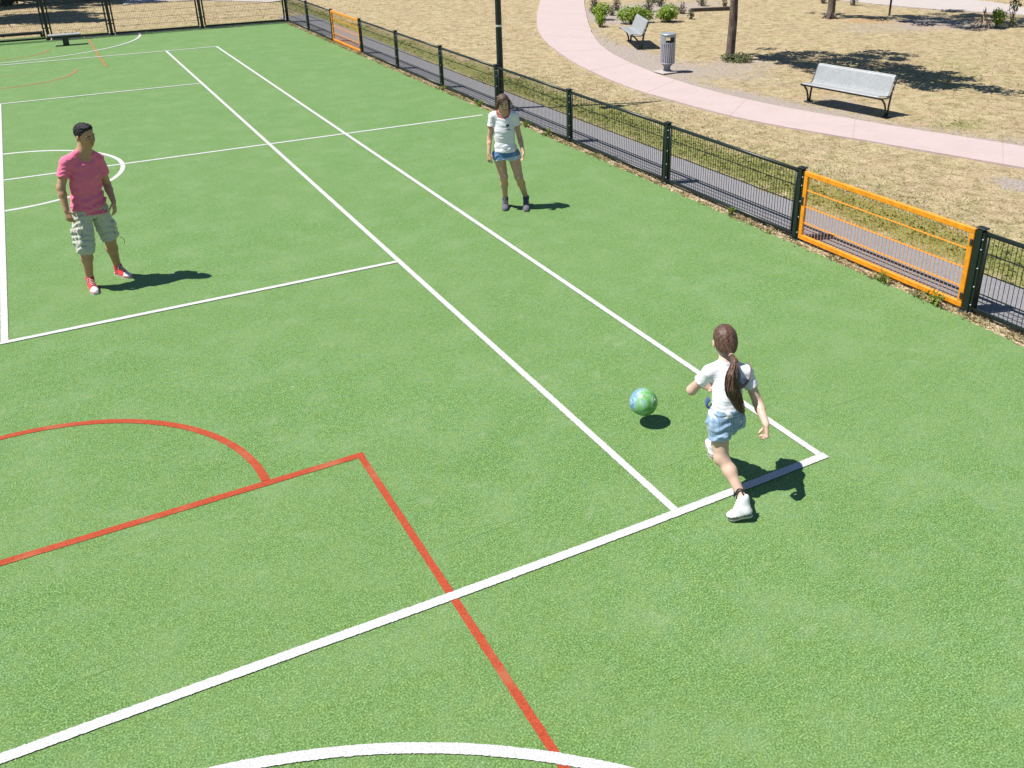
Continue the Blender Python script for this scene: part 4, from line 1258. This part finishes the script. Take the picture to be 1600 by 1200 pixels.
# ------------------------------------------------------------------ grass blades (too many to count)
def blades(xy, z, h, w, col, r, lean=.6):
    n = len(xy); a = r.uniform(0, 6.283, n); l = r.uniform(.15, 1, n) * lean
    d = np.c_[np.cos(a), np.sin(a)]; s = np.c_[-d[:, 1], d[:, 0]]
    hh = h * r.uniform(.5, 1.25, n); ww = w * r.uniform(.6, 1.3, n)
    p = np.c_[xy, z]
    v = np.empty((n, 4, 3))
    v[:, 0] = p - np.c_[s * ww[:, None] / 2, np.zeros(n)]; v[:, 1] = p + np.c_[s * ww[:, None] / 2, np.zeros(n)]
    mid = p + np.c_[d * (hh * l * .4)[:, None], hh * .6]
    v[:, 2] = mid + np.c_[s * ww[:, None] * .35, np.zeros(n)]
    v[:, 3] = p + np.c_[d * (hh * l)[:, None], hh * (1 - .45 * l)]
    f = (np.arange(n)[:, None] * 4 + np.array([[0, 1, 2, 3]]))
    return v.reshape(-1, 3), f, np.repeat(col, 4, 0)
def park_grass():
    r = np.random.default_rng(77)
    out = []
    for (x0, x1, y0, y1, dens, h) in ((9.5, 13, -12.5, 4, 800, .036), (9.5, 16, 4, 17.5, 120, .045), (13, 17, -10, 4, 380, .034), (14, 22, 4, 15, 75, .045), (17, 24, -8, 4, 85, .045), (22, 33, -2, 12, 35, .05), (-4, 9, 17.2, 28, 70, .06), (9, 18, 17, 22, 60, .06)):
        n = int((x1 - x0) * (y1 - y0) * dens); xy = np.c_[r.uniform(x0, x1, n), r.uniform(y0, y1, n)]
        g, d, dist = ground_cover(xy[:, 0], xy[:, 1])
        clump = smooth_noise(xy[:, 0], xy[:, 1], 6, 41) + .7 * smooth_noise(xy[:, 0], xy[:, 1], 14, 42)
        ed = 9.62 + np.clip((xy[:, 1] - 3) / 12, 0, 1) * .22
        keep = (dist > .02) & ((xy[:, 0] > ed - .03) | (xy[:, 1] > 17.6)) & (r.uniform(0, 1, n) > d * 1.15) & (r.uniform(0, 1, n) < .45 + .5 * clump + .5 * g) & ~((xy[:, 0] > 28) & (xy[:, 1] < 12))
        keep &= ~((xy[:, 0] > 4) & (xy[:, 0] < 10) & (xy[:, 1] > 24.0))
        xy = xy[keep]; g = g[keep]; d = d[keep]; n = len(xy)
        gr = np.clip(g * 1.15 + r.normal(size=n) * .16 + .45 * clump[keep] - .16, 0, .9)[:, None]
        tf_ = np.clip(1.0 + .55 * clump[keep] + .35 * smooth_noise(xy[:, 0], xy[:, 1], 3.1, 44), .55, 1.35)[:, None]
        st = V(.54, .455, .28) * tf_ * r.uniform(.65, 1.2, (n, 1)) + V(.03, .0, -.02) * r.normal(size=(n, 1)); gc = V(.19, .22, .05) * r.uniform(.5, 1.5, (n, 1))
        col = np.clip(st * (1 - gr) + gc * gr, .01, 1)
        out.append(blades(xy, np.full(n, -.02), h * (.60 + .9 * g), .0075 + .008 * (x0 > 16), col, r, 1.7))
    # strip of straw and weeds at the foot of the fence
    n = 42000; y = r.uniform(-13.3, 16, n); x = np.where(r.uniform(0, 1, n) < .72, r.normal(8.55, .036, n), r.normal(8.69, .035, n))
    cl = smooth_noise(y, y * 0, 5, 51) + .6 * smooth_noise(y, y * 0, 17, 52)
    k = r.uniform(0, 1, n) < .34 + .60 * cl; x, y, cl = x[k], y[k], cl[k]; n = len(x)
    gr = np.clip(.15 + .5 * smooth_noise(y, y * 0, 2.2, 53) + r.normal(size=n) * .22, 0, 1)[:, None]
    col = np.clip(V(.54, .43, .26) * r.uniform(.65, 1.15, (n, 1)) * (1 - gr) + V(.16, .22, .04) * gr * r.uniform(.6, 1.4, (n, 1)), .01, 1)
    out.append(blades(np.c_[x, y], np.full(n, -.008), .042 * (1 + .8 * np.clip(cl, 0, 1)), .008, col, r, 1.4))
    nb = 0; vs = []; fs = []; cs = []
    for v, f, c in out: vs.append(v); fs.append(f + nb); cs.append(c); nb += len(v)
    o = mesh_obj('dry_grass', np.concatenate(vs), np.concatenate(fs), M_blade, None, None, False, None, np.concatenate(cs))
    tag(o, 'short dry straw and green grass blades covering the park ground', 'grass', kind='stuff')
park_grass()
# bare soil strip between turf and fence
ys_ = np.arange(-14, 16.1, .05)
xo = 8.735 + .02 * rng.normal(size=len(ys_))
sheet('soil_strip', np.c_[np.full_like(ys_, 8.46), ys_], np.c_[xo, ys_], -.006, simple('straw_soil', (.36, .285, .185), .95, .1, 0, 22, .6, .6), 'strip of straw coloured soil between turf and fence', 'soil', .02)
def weed(x, y, s, label):
    r = np.random.default_rng(int(abs(y * 100))); b = V(x, y, -.005); t = empty('weed', tuple(b), label, 'weed', 'green weeds at the foot of the fence')
    vs = []; fs = []; nb = 0; mb = MB()
    for _ in range(6):
        top = b + V(r.normal() * .05 * s, r.normal() * .07 * s, r.uniform(.08, .2) * s); mb.tube([b, (b + top) / 2 + V(r.normal() * .01, r.normal() * .01, .01), top], [.004, .003, .002], 4)
        for q in np.linspace(.25, 1, 7):
            p = b + (top - b) * q; v, f = leaves([p, p], [V(r.normal(), r.normal(), .8), V(r.normal(), r.normal(), .8)], .055 * s, .5, .45, r); vs.append(v); fs.append(f + nb); nb += len(v)
    mb.build('stem', M_weed, t, b); mesh_obj('leaves', np.concatenate(vs), np.concatenate(fs), M_weed, t, b)
for a in ((8.53, .75, 1.1, 'bushy weed on the turf edge just behind the dark haired girl'), (8.52, -1.35, .9, 'low spreading weed at the turf edge right of the dark haired girl'), (8.53, -2.15, 1.1, 'upright weed left of the post nearest to the dark haired girl'), (8.50, -7.15, .9, 'weed at the fence foot just left of the near orange gate'), (8.50, -9.75, .9, 'weed under the bottom bar of the near orange gate'), (8.50, -10.45, 1.2, 'tall thin weed at the right end of the near orange gate'), (8.52, 2.55, .9, 'small yellow green weed below a distant fence post')): weed(a[0], a[1], a[2] * .8, a[3])

# ------------------------------------------------------------------ ball
def ball_material():
    m = NT('ball_marbled')
    co = m.co('Object')
    sep = m.new('ShaderNodeSeparateXYZ'); m.link(co, sep.inputs[0])
    n = m.noise(9, 4, .6, co, .6); n2 = m.noise(16, 3, .6, co, .8)
    side = m.math('ADD', m.math('ADD', m.math('MULTIPLY', sep.outputs['X'], -3.2), m.math('MULTIPLY', sep.outputs['Z'], 2.2)), m.math('MULTIPLY', sep.outputs['Y'], 1.5))
    t = m.math('ADD', m.math('ADD', side, .36), m.math('MULTIPLY', m.math('SUBTRACT', n, .5), 1.5))
    c = m.ramp(t, [(.28, (.09, .29, .06)), (.50, (.18, .40, .135)), (.66, (.21, .38, .36)), (.80, (.10, .23, .48))])
    c = m.mix(m.ramp(n2, [(.50, 0.0), (.68, .75)]), c, (.52, .64, .52))
    m.color(c).set(.28, .5)
    return m.bump(n2, .06, .004).mat
bb = V(4.573, -10.794, .203)
mb = MB(); mb.sphere((0, 0, 0), .1145, 28)
ball = mb.build('ball', ball_material(), None, None, True); ball.location = bb
tag(ball, 'glossy green and blue marbled ball in the air just above the turf', 'ball')
mb = MB(); mb.tube([V(.045, -.090, .052) * 1.0, V(.0465, -.0935, .054)], .007, 10); mb.build('valve', simple('valve_plug', (.5, .7, .45), .4), ball)

# ------------------------------------------------------------------ people
eye_w = simple('eye_white', (.26, .235, .22), .4, .3); eye_d = simple('eye_dark', (.018, .012, .010), .3, .5)
def skinset(tag_, c, lip):
    return [skin_material('skin_' + tag_, c), eye_w, eye_d, simple('lips_' + tag_, lip, .5, .3)]

# --- young man, pink t-shirt
J = dict(head=(1.138, -5.335, 1.698), neck=(1.106, -5.303, 1.522), shR=(0.904, -5.357, 1.440), shL=(1.212, -5.248, 1.405), elR=(0.800, -5.394, 1.190), elL=(1.250, -5.190, 1.106),
    wrR=(0.802, -5.470, 0.960), wrL=(1.272, -5.364, 0.945), haR=(0.820, -5.515, 0.800), haL=(1.262, -5.420, 0.800), chest=(1.058, -5.300, 1.269), waist=(1.030, -5.299, 1.060),
    pelvis=(1.024, -5.299, 0.900), hipR=(0.935, -5.330, 0.862), hipL=(1.112, -5.262, 0.852), kneeR=(0.900, -5.420, 0.500), kneeL=(1.158, -5.250, 0.490),
    ankR=(0.868, -5.334, 0.115), ankL=(1.179, -5.097, 0.115), toeR=(0.893, -5.590, 0.0), toeL=(1.281, -5.284, 0.0))
base = (1.03, -5.30, 0)
tw, td = (.158, .142, .156, .130), (.100, .090, .106, .082)
spec = dict(sc=1, hs=1.10, torso=(tw, td), arm=(.050, .041, .040, .027), leg=(.085, .060, .062, .037), neck=.060, hand=.98, hpitch=.20, hroll=-.05,
    palmR=(.5, .8, 0), palmL=(-.8, .45, 0), thumbR=(.3, -1, 0), thumbL=(-.3, -1, 0), curlR=.62, curlL=.5)
hf = (.62, -.80)
body, fr0, hfr, (tr, tf) = person('person', base, 'person in pink t-shirt, pale cargo shorts and red shoes, standing on the court', skinset('tan', (.45, .25, .155), (.34, .14, .10)), J, (.40, -.92), hf, spec)
M_pink = cloth_material('pink_cotton', (.74, .165, .27), 170, .10, .35)
shirt(body, base, M_pink, J, tr, tf, [tw[0] + .010] + list(tw[1:]), [td[0] + .012] + list(td[1:]), spec, (1.03, -5.3, .852), (-.13, 0, -1), .58, .080, .0105, 4, sl_r=1.38, infl=.014)
M_khaki = cloth_material('pale_khaki_cotton', (.46, .455, .385), 120, .14, .4, patch=(14, (.50, .50, .44), .6))
st = shorts(body, base, [M_khaki], J, tr, tf, tw, td, (.104, .092), 1.12, .98, .94, .006, 5)
# cargo pockets and a dangling cord
for s, sd_ in (('R', -1), ('L', 1)):
    Hp, K = V(J['hip' + s]), V(J['knee' + s]); d = unit(K - Hp); out = unit(tr * (1 if s == 'R' else -1) * 1.0 + tf * .25); out = unit(out - d * (out @ d)); fwd = np.cross(out, d)
    q = SDF(.012); c = Hp + (K - Hp) * .66 + out * .082
    for a in (-.055, 0, .055):
        for e in (-.062, .0, .062): q.cone(c + fwd * a + d * e, c + fwd * a * .95 + d * (e + .01), .026, .026, .02)
    for a in (-.06, 0, .06): q.cone(c + fwd * a - d * .075 + out * .014, c + fwd * a - d * .045 + out * .020, .018, .015, .015)
    q.disp(folds(.0045, 45, 9 + sd_))
    sdf_obj('cargo_pocket', q, .0055, [M_khaki], st, base)
mb = MB(); K = V(J['kneeL']); p = K + V(.10, -.02, .02)
mb.tube([p, p + V(.03, -.01, -.02), p + V(.040, -.01, -.05), p + V(.036, -.01, -.09)], .003, 5); mb.build('drawcord', simple('green_cord', (.05, .10, .05), .8), st, base)
red = cloth_material('red_canvas', (.55, .045, .05), 200, .1, .1); wht = simple('white_rubber', (.62, .62, .60), .5, .4); lac = simple('white_laces', (.65, .65, .63), .8, .2)
for s in 'RL':
    T = V(J['toe' + s]); A = V(J['ank' + s]); d = unit(V(T[0] - A[0], T[1] - A[1], 0)); heel = V(A[0], A[1], 0) - d * .055
    shoe_object(body, base, heel, T, V(0, 0, 1), [red, wht, wht, lac, red], 1.0, A, .044)
def hair_short(parent, base, c, fr, sc, mat):
    r, f, u = fr; A = np.array([r, f, u]); P = lambda x, y, z: V(c) + (r * x + f * y + u * z) * sc
    sd = SDF(.02); sd.ell(P(0, -.016, .030), V(.0795, .097, .092) * sc, A); sd.ell(P(0, .030, .090), V(.054, .056, .032) * sc, A, .02)
    sd.disp(folds(.006, 120, 2)); sd.disp(folds(.004, 300, 5))
    for p_, n_ in ((P(0, .052, .060), unit(f * .8 - u * .55)), (P(0, -.02, -.026), unit(-u * .75 + f * .55))):
        sd.ops.append((lambda Q_, p_=p_, n_=n_: (Q_ - p_) @ n_ + .005 * np.sin(Q_ @ V(310, 170, 120)) + .004 * np.sin(Q_ @ V(-140, 420, 260)), None, None, .004, 'cut'))
    sdf_obj('hair', sd, .0045, [mat], parent, base)
hair_short(body, base, J['head'], hfr, 1.10, hair_material('black_hair', (.006, .006, .008), (.022, .021, .024), (1, 1, 1), .75))

# --- girl, white t-shirt with red trim
J = dict(head=(6.066, -5.378, 1.468), neck=(6.076, -5.350, 1.345), shR=(5.955, -5.282, 1.287), shL=(6.210, -5.405, 1.292), elR=(5.914, -5.240, 0.990), elL=(6.283, -5.400, 0.985),
    wrR=(5.858, -5.320, 0.800), wrL=(6.265, -5.525, 0.820), haR=(5.848, -5.362, 0.665), haL=(6.236, -5.570, 0.700), chest=(6.082, -5.342, 1.107), waist=(6.086, -5.342, 0.940),
    pelvis=(6.097, -5.345, 0.810), hipR=(6.012, -5.300, 0.765), hipL=(6.188, -5.390, 0.768), kneeR=(6.052, -5.345, 0.462), kneeL=(6.232, -5.445, 0.458),
    ankR=(6.128, -5.215, 0.115), ankL=(6.395, -5.325, 0.115), toeR=(6.017, -5.420, 0.0), toeL=(6.250, -5.600, 0.0))
base = (6.16, -5.37, 0)
tw, td = (.138, .112, .130, .112), (.095, .078, .095, .072)
spec = dict(sc=.88, hs=.98, torso=(tw, td), arm=(.041, .033, .032, .022), leg=(.086, .056, .052, .033), neck=.048, hand=.84, hpitch=.20, hroll=-.05,
    palmR=(.7, .6, 0), palmL=(-.9, .2, 0), thumbR=(-.2, -1, 0), thumbL=(-.6, -.8, 0), curlR=.6, curlL=.6)
hf = (-.30, -.955)
body, fr0, hfr, (tr, tf) = person('person', base, 'dark haired person in red trimmed white t-shirt and blue shorts, standing near the lamp post', skinset('olive', (.54, .315, .22), (.38, .15, .12)), J, (-.42, -.90), hf, spec)
M_wt = cloth_material('white_cotton', (.72, .70, .75), 170, .05, .35); M_rt = cloth_material('red_trim', (.42, .06, .05), 170, .1, .1); M_pr = simple('dark_print', (.05, .055, .09), .8, .2)
nk = V(J['neck']); cols = {}
def girl_shirt_paint(C):
    m = np.zeros(len(C), int)
    q = C - (nk + tf * .018 + V(0, 0, .012))
    e = np.sqrt((q @ tr / .078) ** 2 + (q @ tf / .078) ** 2 + (q[:, 2] / .088) ** 2)
    m[e < 1.22] = 1
    for s in 'RL':
        S, E = V(J['sh' + s]), V(J['el' + s]); d = unit(E - S); L = np.linalg.norm(E - S) * .46
        t = (C - S) @ d; rad = np.linalg.norm(C - S - t[:, None] * d, axis=1)
        m[(t > L - .014) & (rad < .085) & (np.abs((C - V(J['chest'])) @ tr) > .148)] = 1
    # print on the chest: palm tree over a line of lettering
    ch = V(J['chest']) + V(0, 0, .045); x = -(C - ch) @ tr; z = C[:, 2] - ch[2]; front = (C - ch) @ tf > .03
    px = x - .050
    crown = (np.abs(np.hypot(px, (z - .030) * 1.2) - .018) < .006) & (z > .012) | ((np.abs(px) < .018) & (np.abs(z - .036) < .010))
    trunk = (np.abs(px + .1 * (z - .01)) < .004) & (z > -.012) & (z < .035)
    text = (np.abs(z + .024) < .0075) & (np.abs(px) < .034) & (np.sin(px * 420) > -.55)
    m[front & (crown | trunk | text)] = 2
    return m
shirt(body, base, [M_wt, M_rt, M_pr], J, tr, tf, tw, td, spec, (6.09, -5.345, .818), (0, 0, -1), .46, .078, .006, 14, paint=girl_shirt_paint, infl=.014, neckdrop=.018, sl_r=1.42)
M_den = cloth_material('blue_denim', (.080, .175, .36), 150, .2, .25, patch=(16, (.17, .29, .48), .6)); M_denl = cloth_material('denim_cuff', (.36, .46, .60), 150, .15, .2)
def girl_shorts_paint(C):
    m = np.zeros(len(C), int)
    for s in 'RL':
        Hp, K = V(J['hip' + s]), V(J['knee' + s]); d = unit(K - Hp); L = np.linalg.norm(K - Hp) * .22
        t = (C - Hp) @ d; m[t > L - .022] = 1
    return m
shorts(body, base, [M_den, M_denl], J, tr, tf, tw, td, (.091, .092), .22, .22, .90, .004, 15, paint=girl_shorts_paint, infl=.010)
grey = cloth_material('grey_suede', (.115, .105, .125), 150, .2, .15); gsole = simple('grey_rubber', (.14, .135, .15), .7, .3)
for s in 'RL':
    T = V(J['toe' + s]); A = V(J['ank' + s]); d = unit(V(T[0] - A[0], T[1] - A[1], 0)); heel = V(A[0], A[1], 0) - d * .045
    shoe_object(body, base, heel, T, V(0, 0, 1), [grey, gsole, grey, simple('dark_laces', (.05, .045, .06), .8), gsole], .98, A, .043)
def hair_strands(mb, root, pts, n, r0, spread, rad, rr_, end=1.6, wob=.008):
    """a bundle of locks that follow pts; each lock is a tapered tube"""
    pts = [V(p) for p in pts]
    for _ in range(n):
        o = rr_.normal(size=3) * spread; q = []
        for i, p in enumerate(pts):
            q.append(p + o * (r0 + (end - r0) * i / (len(pts) - 1)) + rr_.normal(size=3) * wob * (i > 0))
        mb.tube(q, [rad] * (len(pts) - 1) + [rad * .2], 5)
def hair_tied(parent, base, c, fr, sc, mat):
    r, f, u = fr; A = np.array([r, f, u]); P = lambda x, y, z: V(c) + (r * x + f * y + u * z) * sc
    sd = SDF(.02); sd.ell(P(0, -.018, .028), V(.083, .102, .096) * sc, A); sd.ell(P(0, -.05, -.03), V(.074, .070, .080) * sc, A, .03)
    sd.cone(P(-.074, -.005, .02), P(-.070, -.035, -.09), .020 * sc, .016 * sc, .02)
    sd.disp(folds(.005, 70, 12))
    sd.cut(P(0, .046, .055), f * .85 - u * .5); sd.ell(P(0, .075, -.045), V(.066, .085, .105) * sc, A, mode='sub')
    o = sdf_obj('hair', sd, .0045, [mat], parent, base)
    rr_ = np.random.default_rng(3); mb = MB()
    for s, n_ in ((-1, 14), (1, 5)):
        hair_strands(mb, None, [P(s * .06, .055, .072), P(s * .080, .030, .01), P(s * .086, .0, -.06), P(s * .094, -.015, -.120)], n_, .6, .010 * sc, .0040, rr_, 1.6, .006)
    hair_strands(mb, None, [P(-.01, .072, .085), P(.04, .086, .062), P(.075, .055, .02), P(.10, .03, -.02)], 8, .5, .009, .004, rr_, 1.8, .007)
    hair_strands(mb, None, [P(.02, -.10, .02), P(.03, -.13, -.05), P(.05, -.12, -.13)], 18, .8, .018, .006, rr_, 1.5, .01)
    mb.build('loose_locks', mat, o, base, True)
hair_tied(body, base, J['head'], hfr, .98, hair_material('brown_hair', (.035, .019, .013), (.125, .072, .050)))

# --- girl with ponytail, seen from behind, striding after the ball
J = dict(head=(4.628, -11.650, 1.128), neck=(4.612, -11.715, 0.985), shR=(4.712, -11.800, 0.922), shL=(4.478, -11.690, 0.930), elR=(4.755, -11.900, 0.715), elL=(4.414, -11.590, 0.760),
    wrR=(4.702, -12.055, 0.640), wrL=(4.520, -11.535, 0.765), haR=(4.690, -12.085, 0.540), haL=(4.590, -11.600, 0.740), chest=(4.575, -11.780, 0.850), waist=(4.548, -11.810, 0.740),
    pelvis=(4.540, -11.820, 0.640), hipR=(4.606, -11.835, 0.600), hipL=(4.478, -11.825, 0.600), kneeR=(4.715, -11.600, 0.350), kneeL=(4.462, -11.900, 0.355),
    ankR=(4.776, -11.450, 0.095), ankL=(4.479, -12.130, 0.150), toeR=(4.868, -11.285, 0.0), toeL=(4.372, -12.125, 0.012))
base = (4.58, -11.80, 0)
tw, td = (.110, .088, .100, .086), (.078, .066, .076, .060)
spec = dict(sc=.74, hs=.98, torso=(tw, td), arm=(.039, .034, .033, .024), leg=(.074, .050, .047, .029), neck=.040, hand=.98, hpitch=.22, hroll=.03, h=.004,
    palmR=(-.85, .5, .1), palmL=(.2, -.9, 0), thumbR=(-.2, .95, 0), thumbL=(0, 0, 1), curlR=2.1, curlL=1.3)
body, fr0, hfr, (tr, tf) = person('person', base, 'person with long brown ponytail and pale denim shorts, seen from behind, running after the ball', skinset('fair', (.60, .40, .305), (.45, .2, .17)), J, (.35, .94), (.42, .91), spec)
M_wk = cloth_material('white_jersey', (.70, .69, .74), 170, .04, .3)
shirt(body, base, M_wk, J, tr, tf, tw, td, spec, (4.54, -11.82, .676), (.32, 0, -1), .50, .060, .0055, 23, infl=.011, sl_r=1.30)
M_ld = cloth_material('pale_denim', (.215, .315, .44), 140, .16, .35, patch=(18, (.40, .49, .58), .75))
M_seam = simple('denim_seam', (.12, .19, .30), .9, .1)
def kick_paint(C):
    m = np.zeros(len(C), int)
    q = C - V(J['pelvis']); x = q @ tr; y = q @ tf
    m[(np.abs(x) < .0035) & (y < 0) & (q[:, 2] > -.08)] = 1
    m[(np.abs(q[:, 2] - .044) < .004)] = 1
    for sx2 in (-.055, .055):
        a = np.maximum(np.abs(x - sx2) / .036, np.abs(q[:, 2] + .018) / .042)
        m[(a > .9) & (a < 1.03) & (y < -.03)] = 1
    return m
so_ = shorts(body, base, [M_ld, M_seam], J, tr, tf, tw, td, (.089, .085), .58, .46, .715, .0075, 24, paint=kick_paint, infl=.016)
# dungaree straps, the right one slipped over the shoulder, and the loose bib hanging at the left hip
M_flap = cloth_material('dark_denim', (.05, .095, .20), 140, .15, .2); M_strap = cloth_material('strap_denim', (.12, .20, .36), 140, .15, .2); M_trim = cloth_material('grey_brown_trim', (.17, .135, .135), 140, .25, .4)
def ribbon(name, pts, w, mat, parent, nrm, thick=.005):
    P = spline3(pts, 26); mb = MB(); vs = []; fs = []
    for i, p in enumerate(P):
        d = unit(P[min(i + 1, len(P) - 1)] - P[max(i - 1, 0)]); n = V(nrm(p) if callable(nrm) else nrm); s = unit(np.cross(d, n)); n = unit(np.cross(s, d))
        for a, b in ((-1, -1), (1, -1), (1, 1), (-1, 1)): vs.append(p + s * a * w / 2 + n * b * thick / 2)
    for i in range(len(P) - 1):
        for k in range(4):
            j = (k + 1) % 4; fs.append((i * 4 + k, i * 4 + j, i * 4 + 4 + j, i * 4 + 4 + k))
    q = (len(P) - 1) * 4; fs += [(3, 2, 1, 0), (q, q + 1, q + 2, q + 3)]
    mb.add(vs, fs); return mb.build(name, mat, parent, base, True)
def spline3(P, n):
    P = np.array(P, float); t = np.linspace(0, len(P) - 1 - 1e-9, n); o = []
    for q in t:
        i = int(q); u = q - i; p0, p1, p2, p3 = P[max(i - 1, 0)], P[i], P[i + 1], P[min(i + 2, len(P) - 1)]
        o.append(.5 * ((2 * p1) + (-p0 + p2) * u + (2 * p0 - 5 * p1 + 4 * p2 - p3) * u * u + (-p0 + 3 * p1 - 3 * p2 + p3) * u ** 3))
    return np.array(o)
sh = (V(J['shR']) + V(J['shL'])) / 2
Q = lambda x, y, z: sh + tr * x + tf * y + V(0, 0, z)
ribbon('strap', [Q(.050, .01, .058), Q(.054, -.05, .045), Q(.050, -.092, .0), Q(.038, -.106, -.08), Q(.024, -.100, -.16), Q(.018, -.094, -.225)], .026, M_strap, so_, lambda p: p - V(sh[0], sh[1], p[2]) + V(0, 0, .02))
ribbon('strap', [Q(-.052, .01, .056), Q(-.054, -.05, .044), Q(-.045, -.092, .0), Q(-.022, -.106, -.09), Q(.0, -.101, -.17), Q(.008, -.094, -.225)], .026, M_wk, so_, lambda p: p - V(sh[0], sh[1], p[2]) + V(0, 0, .02))
ribbon('shoulder_frill', [Q(.145, .0, .050), Q(.150, -.045, .030), Q(.128, -.082, -.012), Q(.092, -.104, -.050), Q(.058, -.110, -.060), Q(.036, -.108, -.045)], .034, M_trim, so_, lambda p: p - V(sh[0], sh[1], p[2] + .02), .010)
bl = V(J['pelvis'])
ribbon('bib', [bl - tr * .118 + tf * .03 + V(0, 0, .13), bl - tr * .128 + tf * .035 + V(0, 0, .115), bl - tr * .134 + tf * .035 + V(0, 0, .085), bl - tr * .118 + tf * .03 + V(0, 0, .055)], .040, M_flap, so_, -tr + V(0, 0, .3), .010)
wsh = cloth_material('white_canvas', (.66, .66, .65), 200, .06, .1); ksole = simple('cream_rubber', (.55, .50, .43), .6, .3); kline = simple('dark_sole_line', (.10, .09, .09), .7)
T, H = V(4.372, -12.118, .010), V(4.512, -12.199, .044)
d = unit(T - H); upv = unit(V(0, 0, 1) - d * d[2])
shoe_object(body, base, H, T, upv, [wsh, ksole, wsh, lac, kline], .86, V(4.479, -12.142, .158), .034)
A = V(J['ankR']); T = V(J['toeR']); d = unit(V(T[0] - A[0], T[1] - A[1], 0))
shoe_object(body, base, V(A[0], A[1], 0) - d * .045, T, V(0, 0, 1), [wsh, ksole, wsh, lac, kline], .94, A, .037)
# ankle laces and a wrist band
mb = MB(); A = V(J['ankL']); K = V(J['kneeL']); ax = unit(K - A); s1 = unit(np.cross(ax, V(1, 0, 0))); s2 = np.cross(ax, s1)
for o in (.046, .060): mb.tube([A + ax * (o + .008 * math.sin(3 * t)) + (s1 * math.cos(t) + s2 * math.sin(t)) * .033 for t in np.linspace(0, 6.283, 17)], .0045, 5)
mb.tube([A + ax * .05 - s1 * .034, A + ax * .052 - s1 * .05 + V(.02, -.01, .004)], .005, 5); mb.tube([A + ax * .05 - s1 * .034, A + ax * .03 - s1 * .05 + V(-.02, -.01, 0)], .005, 5)
mb.build('ankle_lace', simple('black_lace', (.02, .02, .022), .8), body, base, True)
mb = MB(); W = V(J['wrR']); E = V(J['elR']); ax = unit(E - W); s1 = unit(np.cross(ax, V(1, 0, 0))); s2 = np.cross(ax, s1)
mb.tube([W + ax * .012 + (s1 * math.cos(t) + s2 * math.sin(t)) * .0215 for t in np.linspace(0, 6.283, 17)], .003, 5); mb.build('wrist_band', simple('grey_band', (.22, .20, .20), .6), body, base, True)
# hair: smooth cap gathered into a tie, then the tail
r_, f_, u_ = hfr; Ax = np.array([r_, f_, u_]); hs = .98; hc = V(J['head']); P = lambda x, y, z: hc + (r_ * x + f_ * y + u_ * z) * hs
M_hb = hair_material('long_brown_hair', (.036, .017, .012), (.155, .085, .060), (1, 1, .10))
sd = SDF(.02); sd.ell(P(0, -.016, .026), V(.084, .102, .096) * hs, Ax); sd.ell(P(.006, -.055, -.025), V(.074, .066, .070) * hs, Ax, .03)
sd.cone(P(.008, -.085, -.045), P(.012, -.118, -.072), .040 * hs, .018 * hs, .03)
sd.disp(lambda C: .0016 * np.sin(170 * ((C - hc) @ r_) / (1.2 + 6 * np.maximum(0, .10 - ((C - P(.012, -.118, -.072)) @ u_)) ) ))
sd.cut(P(0, .040, .045), f_ * .85 - u_ * .5); sd.ell(P(0, .075, -.055), V(.075, .10, .11) * hs, Ax, mode='sub')
ho = sdf_obj('hair', sd, .0042, [M_hb], body, base)
tie = P(.014, -.122, -.076)
tail = [tie, (tie + Q(-.004, -.120, .085)) / 2 - tf * .022 + V(0, 0, .01), Q(-.030, -.132, .055), Q(-.028, -.140, -.04), Q(.000, -.140, -.13), Q(.040, -.134, -.21), Q(.090, -.122, -.285)]
rr_ = np.random.default_rng(8); mb = MB()
for _ in range(170):
    o = rr_.normal(size=3); o /= np.linalg.norm(o); o *= rr_.uniform(.3, 1) ; ln = rr_.uniform(.72, 1.0)
    wd = [.010, .024, .044, .054, .050, .036, .016]
    q = [p + o * w_ + rr_.normal(size=3) * .0025 for p, w_ in zip(tail, wd)]
    if rr_.uniform() < .14: q = [p + o * w_ * 1.45 + rr_.normal(size=3) * .004 for p, w_ in zip(tail, wd)]
    q = spline3(q, 14)[:max(5, int(14 * ln))]
    mb.tube(list(q), [.0046] * (len(q) - 2) + [.003, .001], 5)
q = SDF(.02); q.chain(tail, [.012, .022, .036, .042, .036, .022, .008], .02)
vq, fq = q.mesh(.005); mb.add(vq, [tuple(x) for x in fq])
mb.build('ponytail', M_hb, ho, base, True)
mb = MB(); dd = unit(tail[1] - tie); s1 = unit(np.cross(dd, V(1, 0, 0))); s2 = np.cross(dd, s1)
mb.tube([tie + dd * .004 + (s1 * math.cos(t) + s2 * math.sin(t)) * .0145 for t in np.linspace(0, 6.283, 17)], .006, 6); mb.build('hair_tie', simple('beige_tie', (.40, .30, .25), .7), ho, base, True)
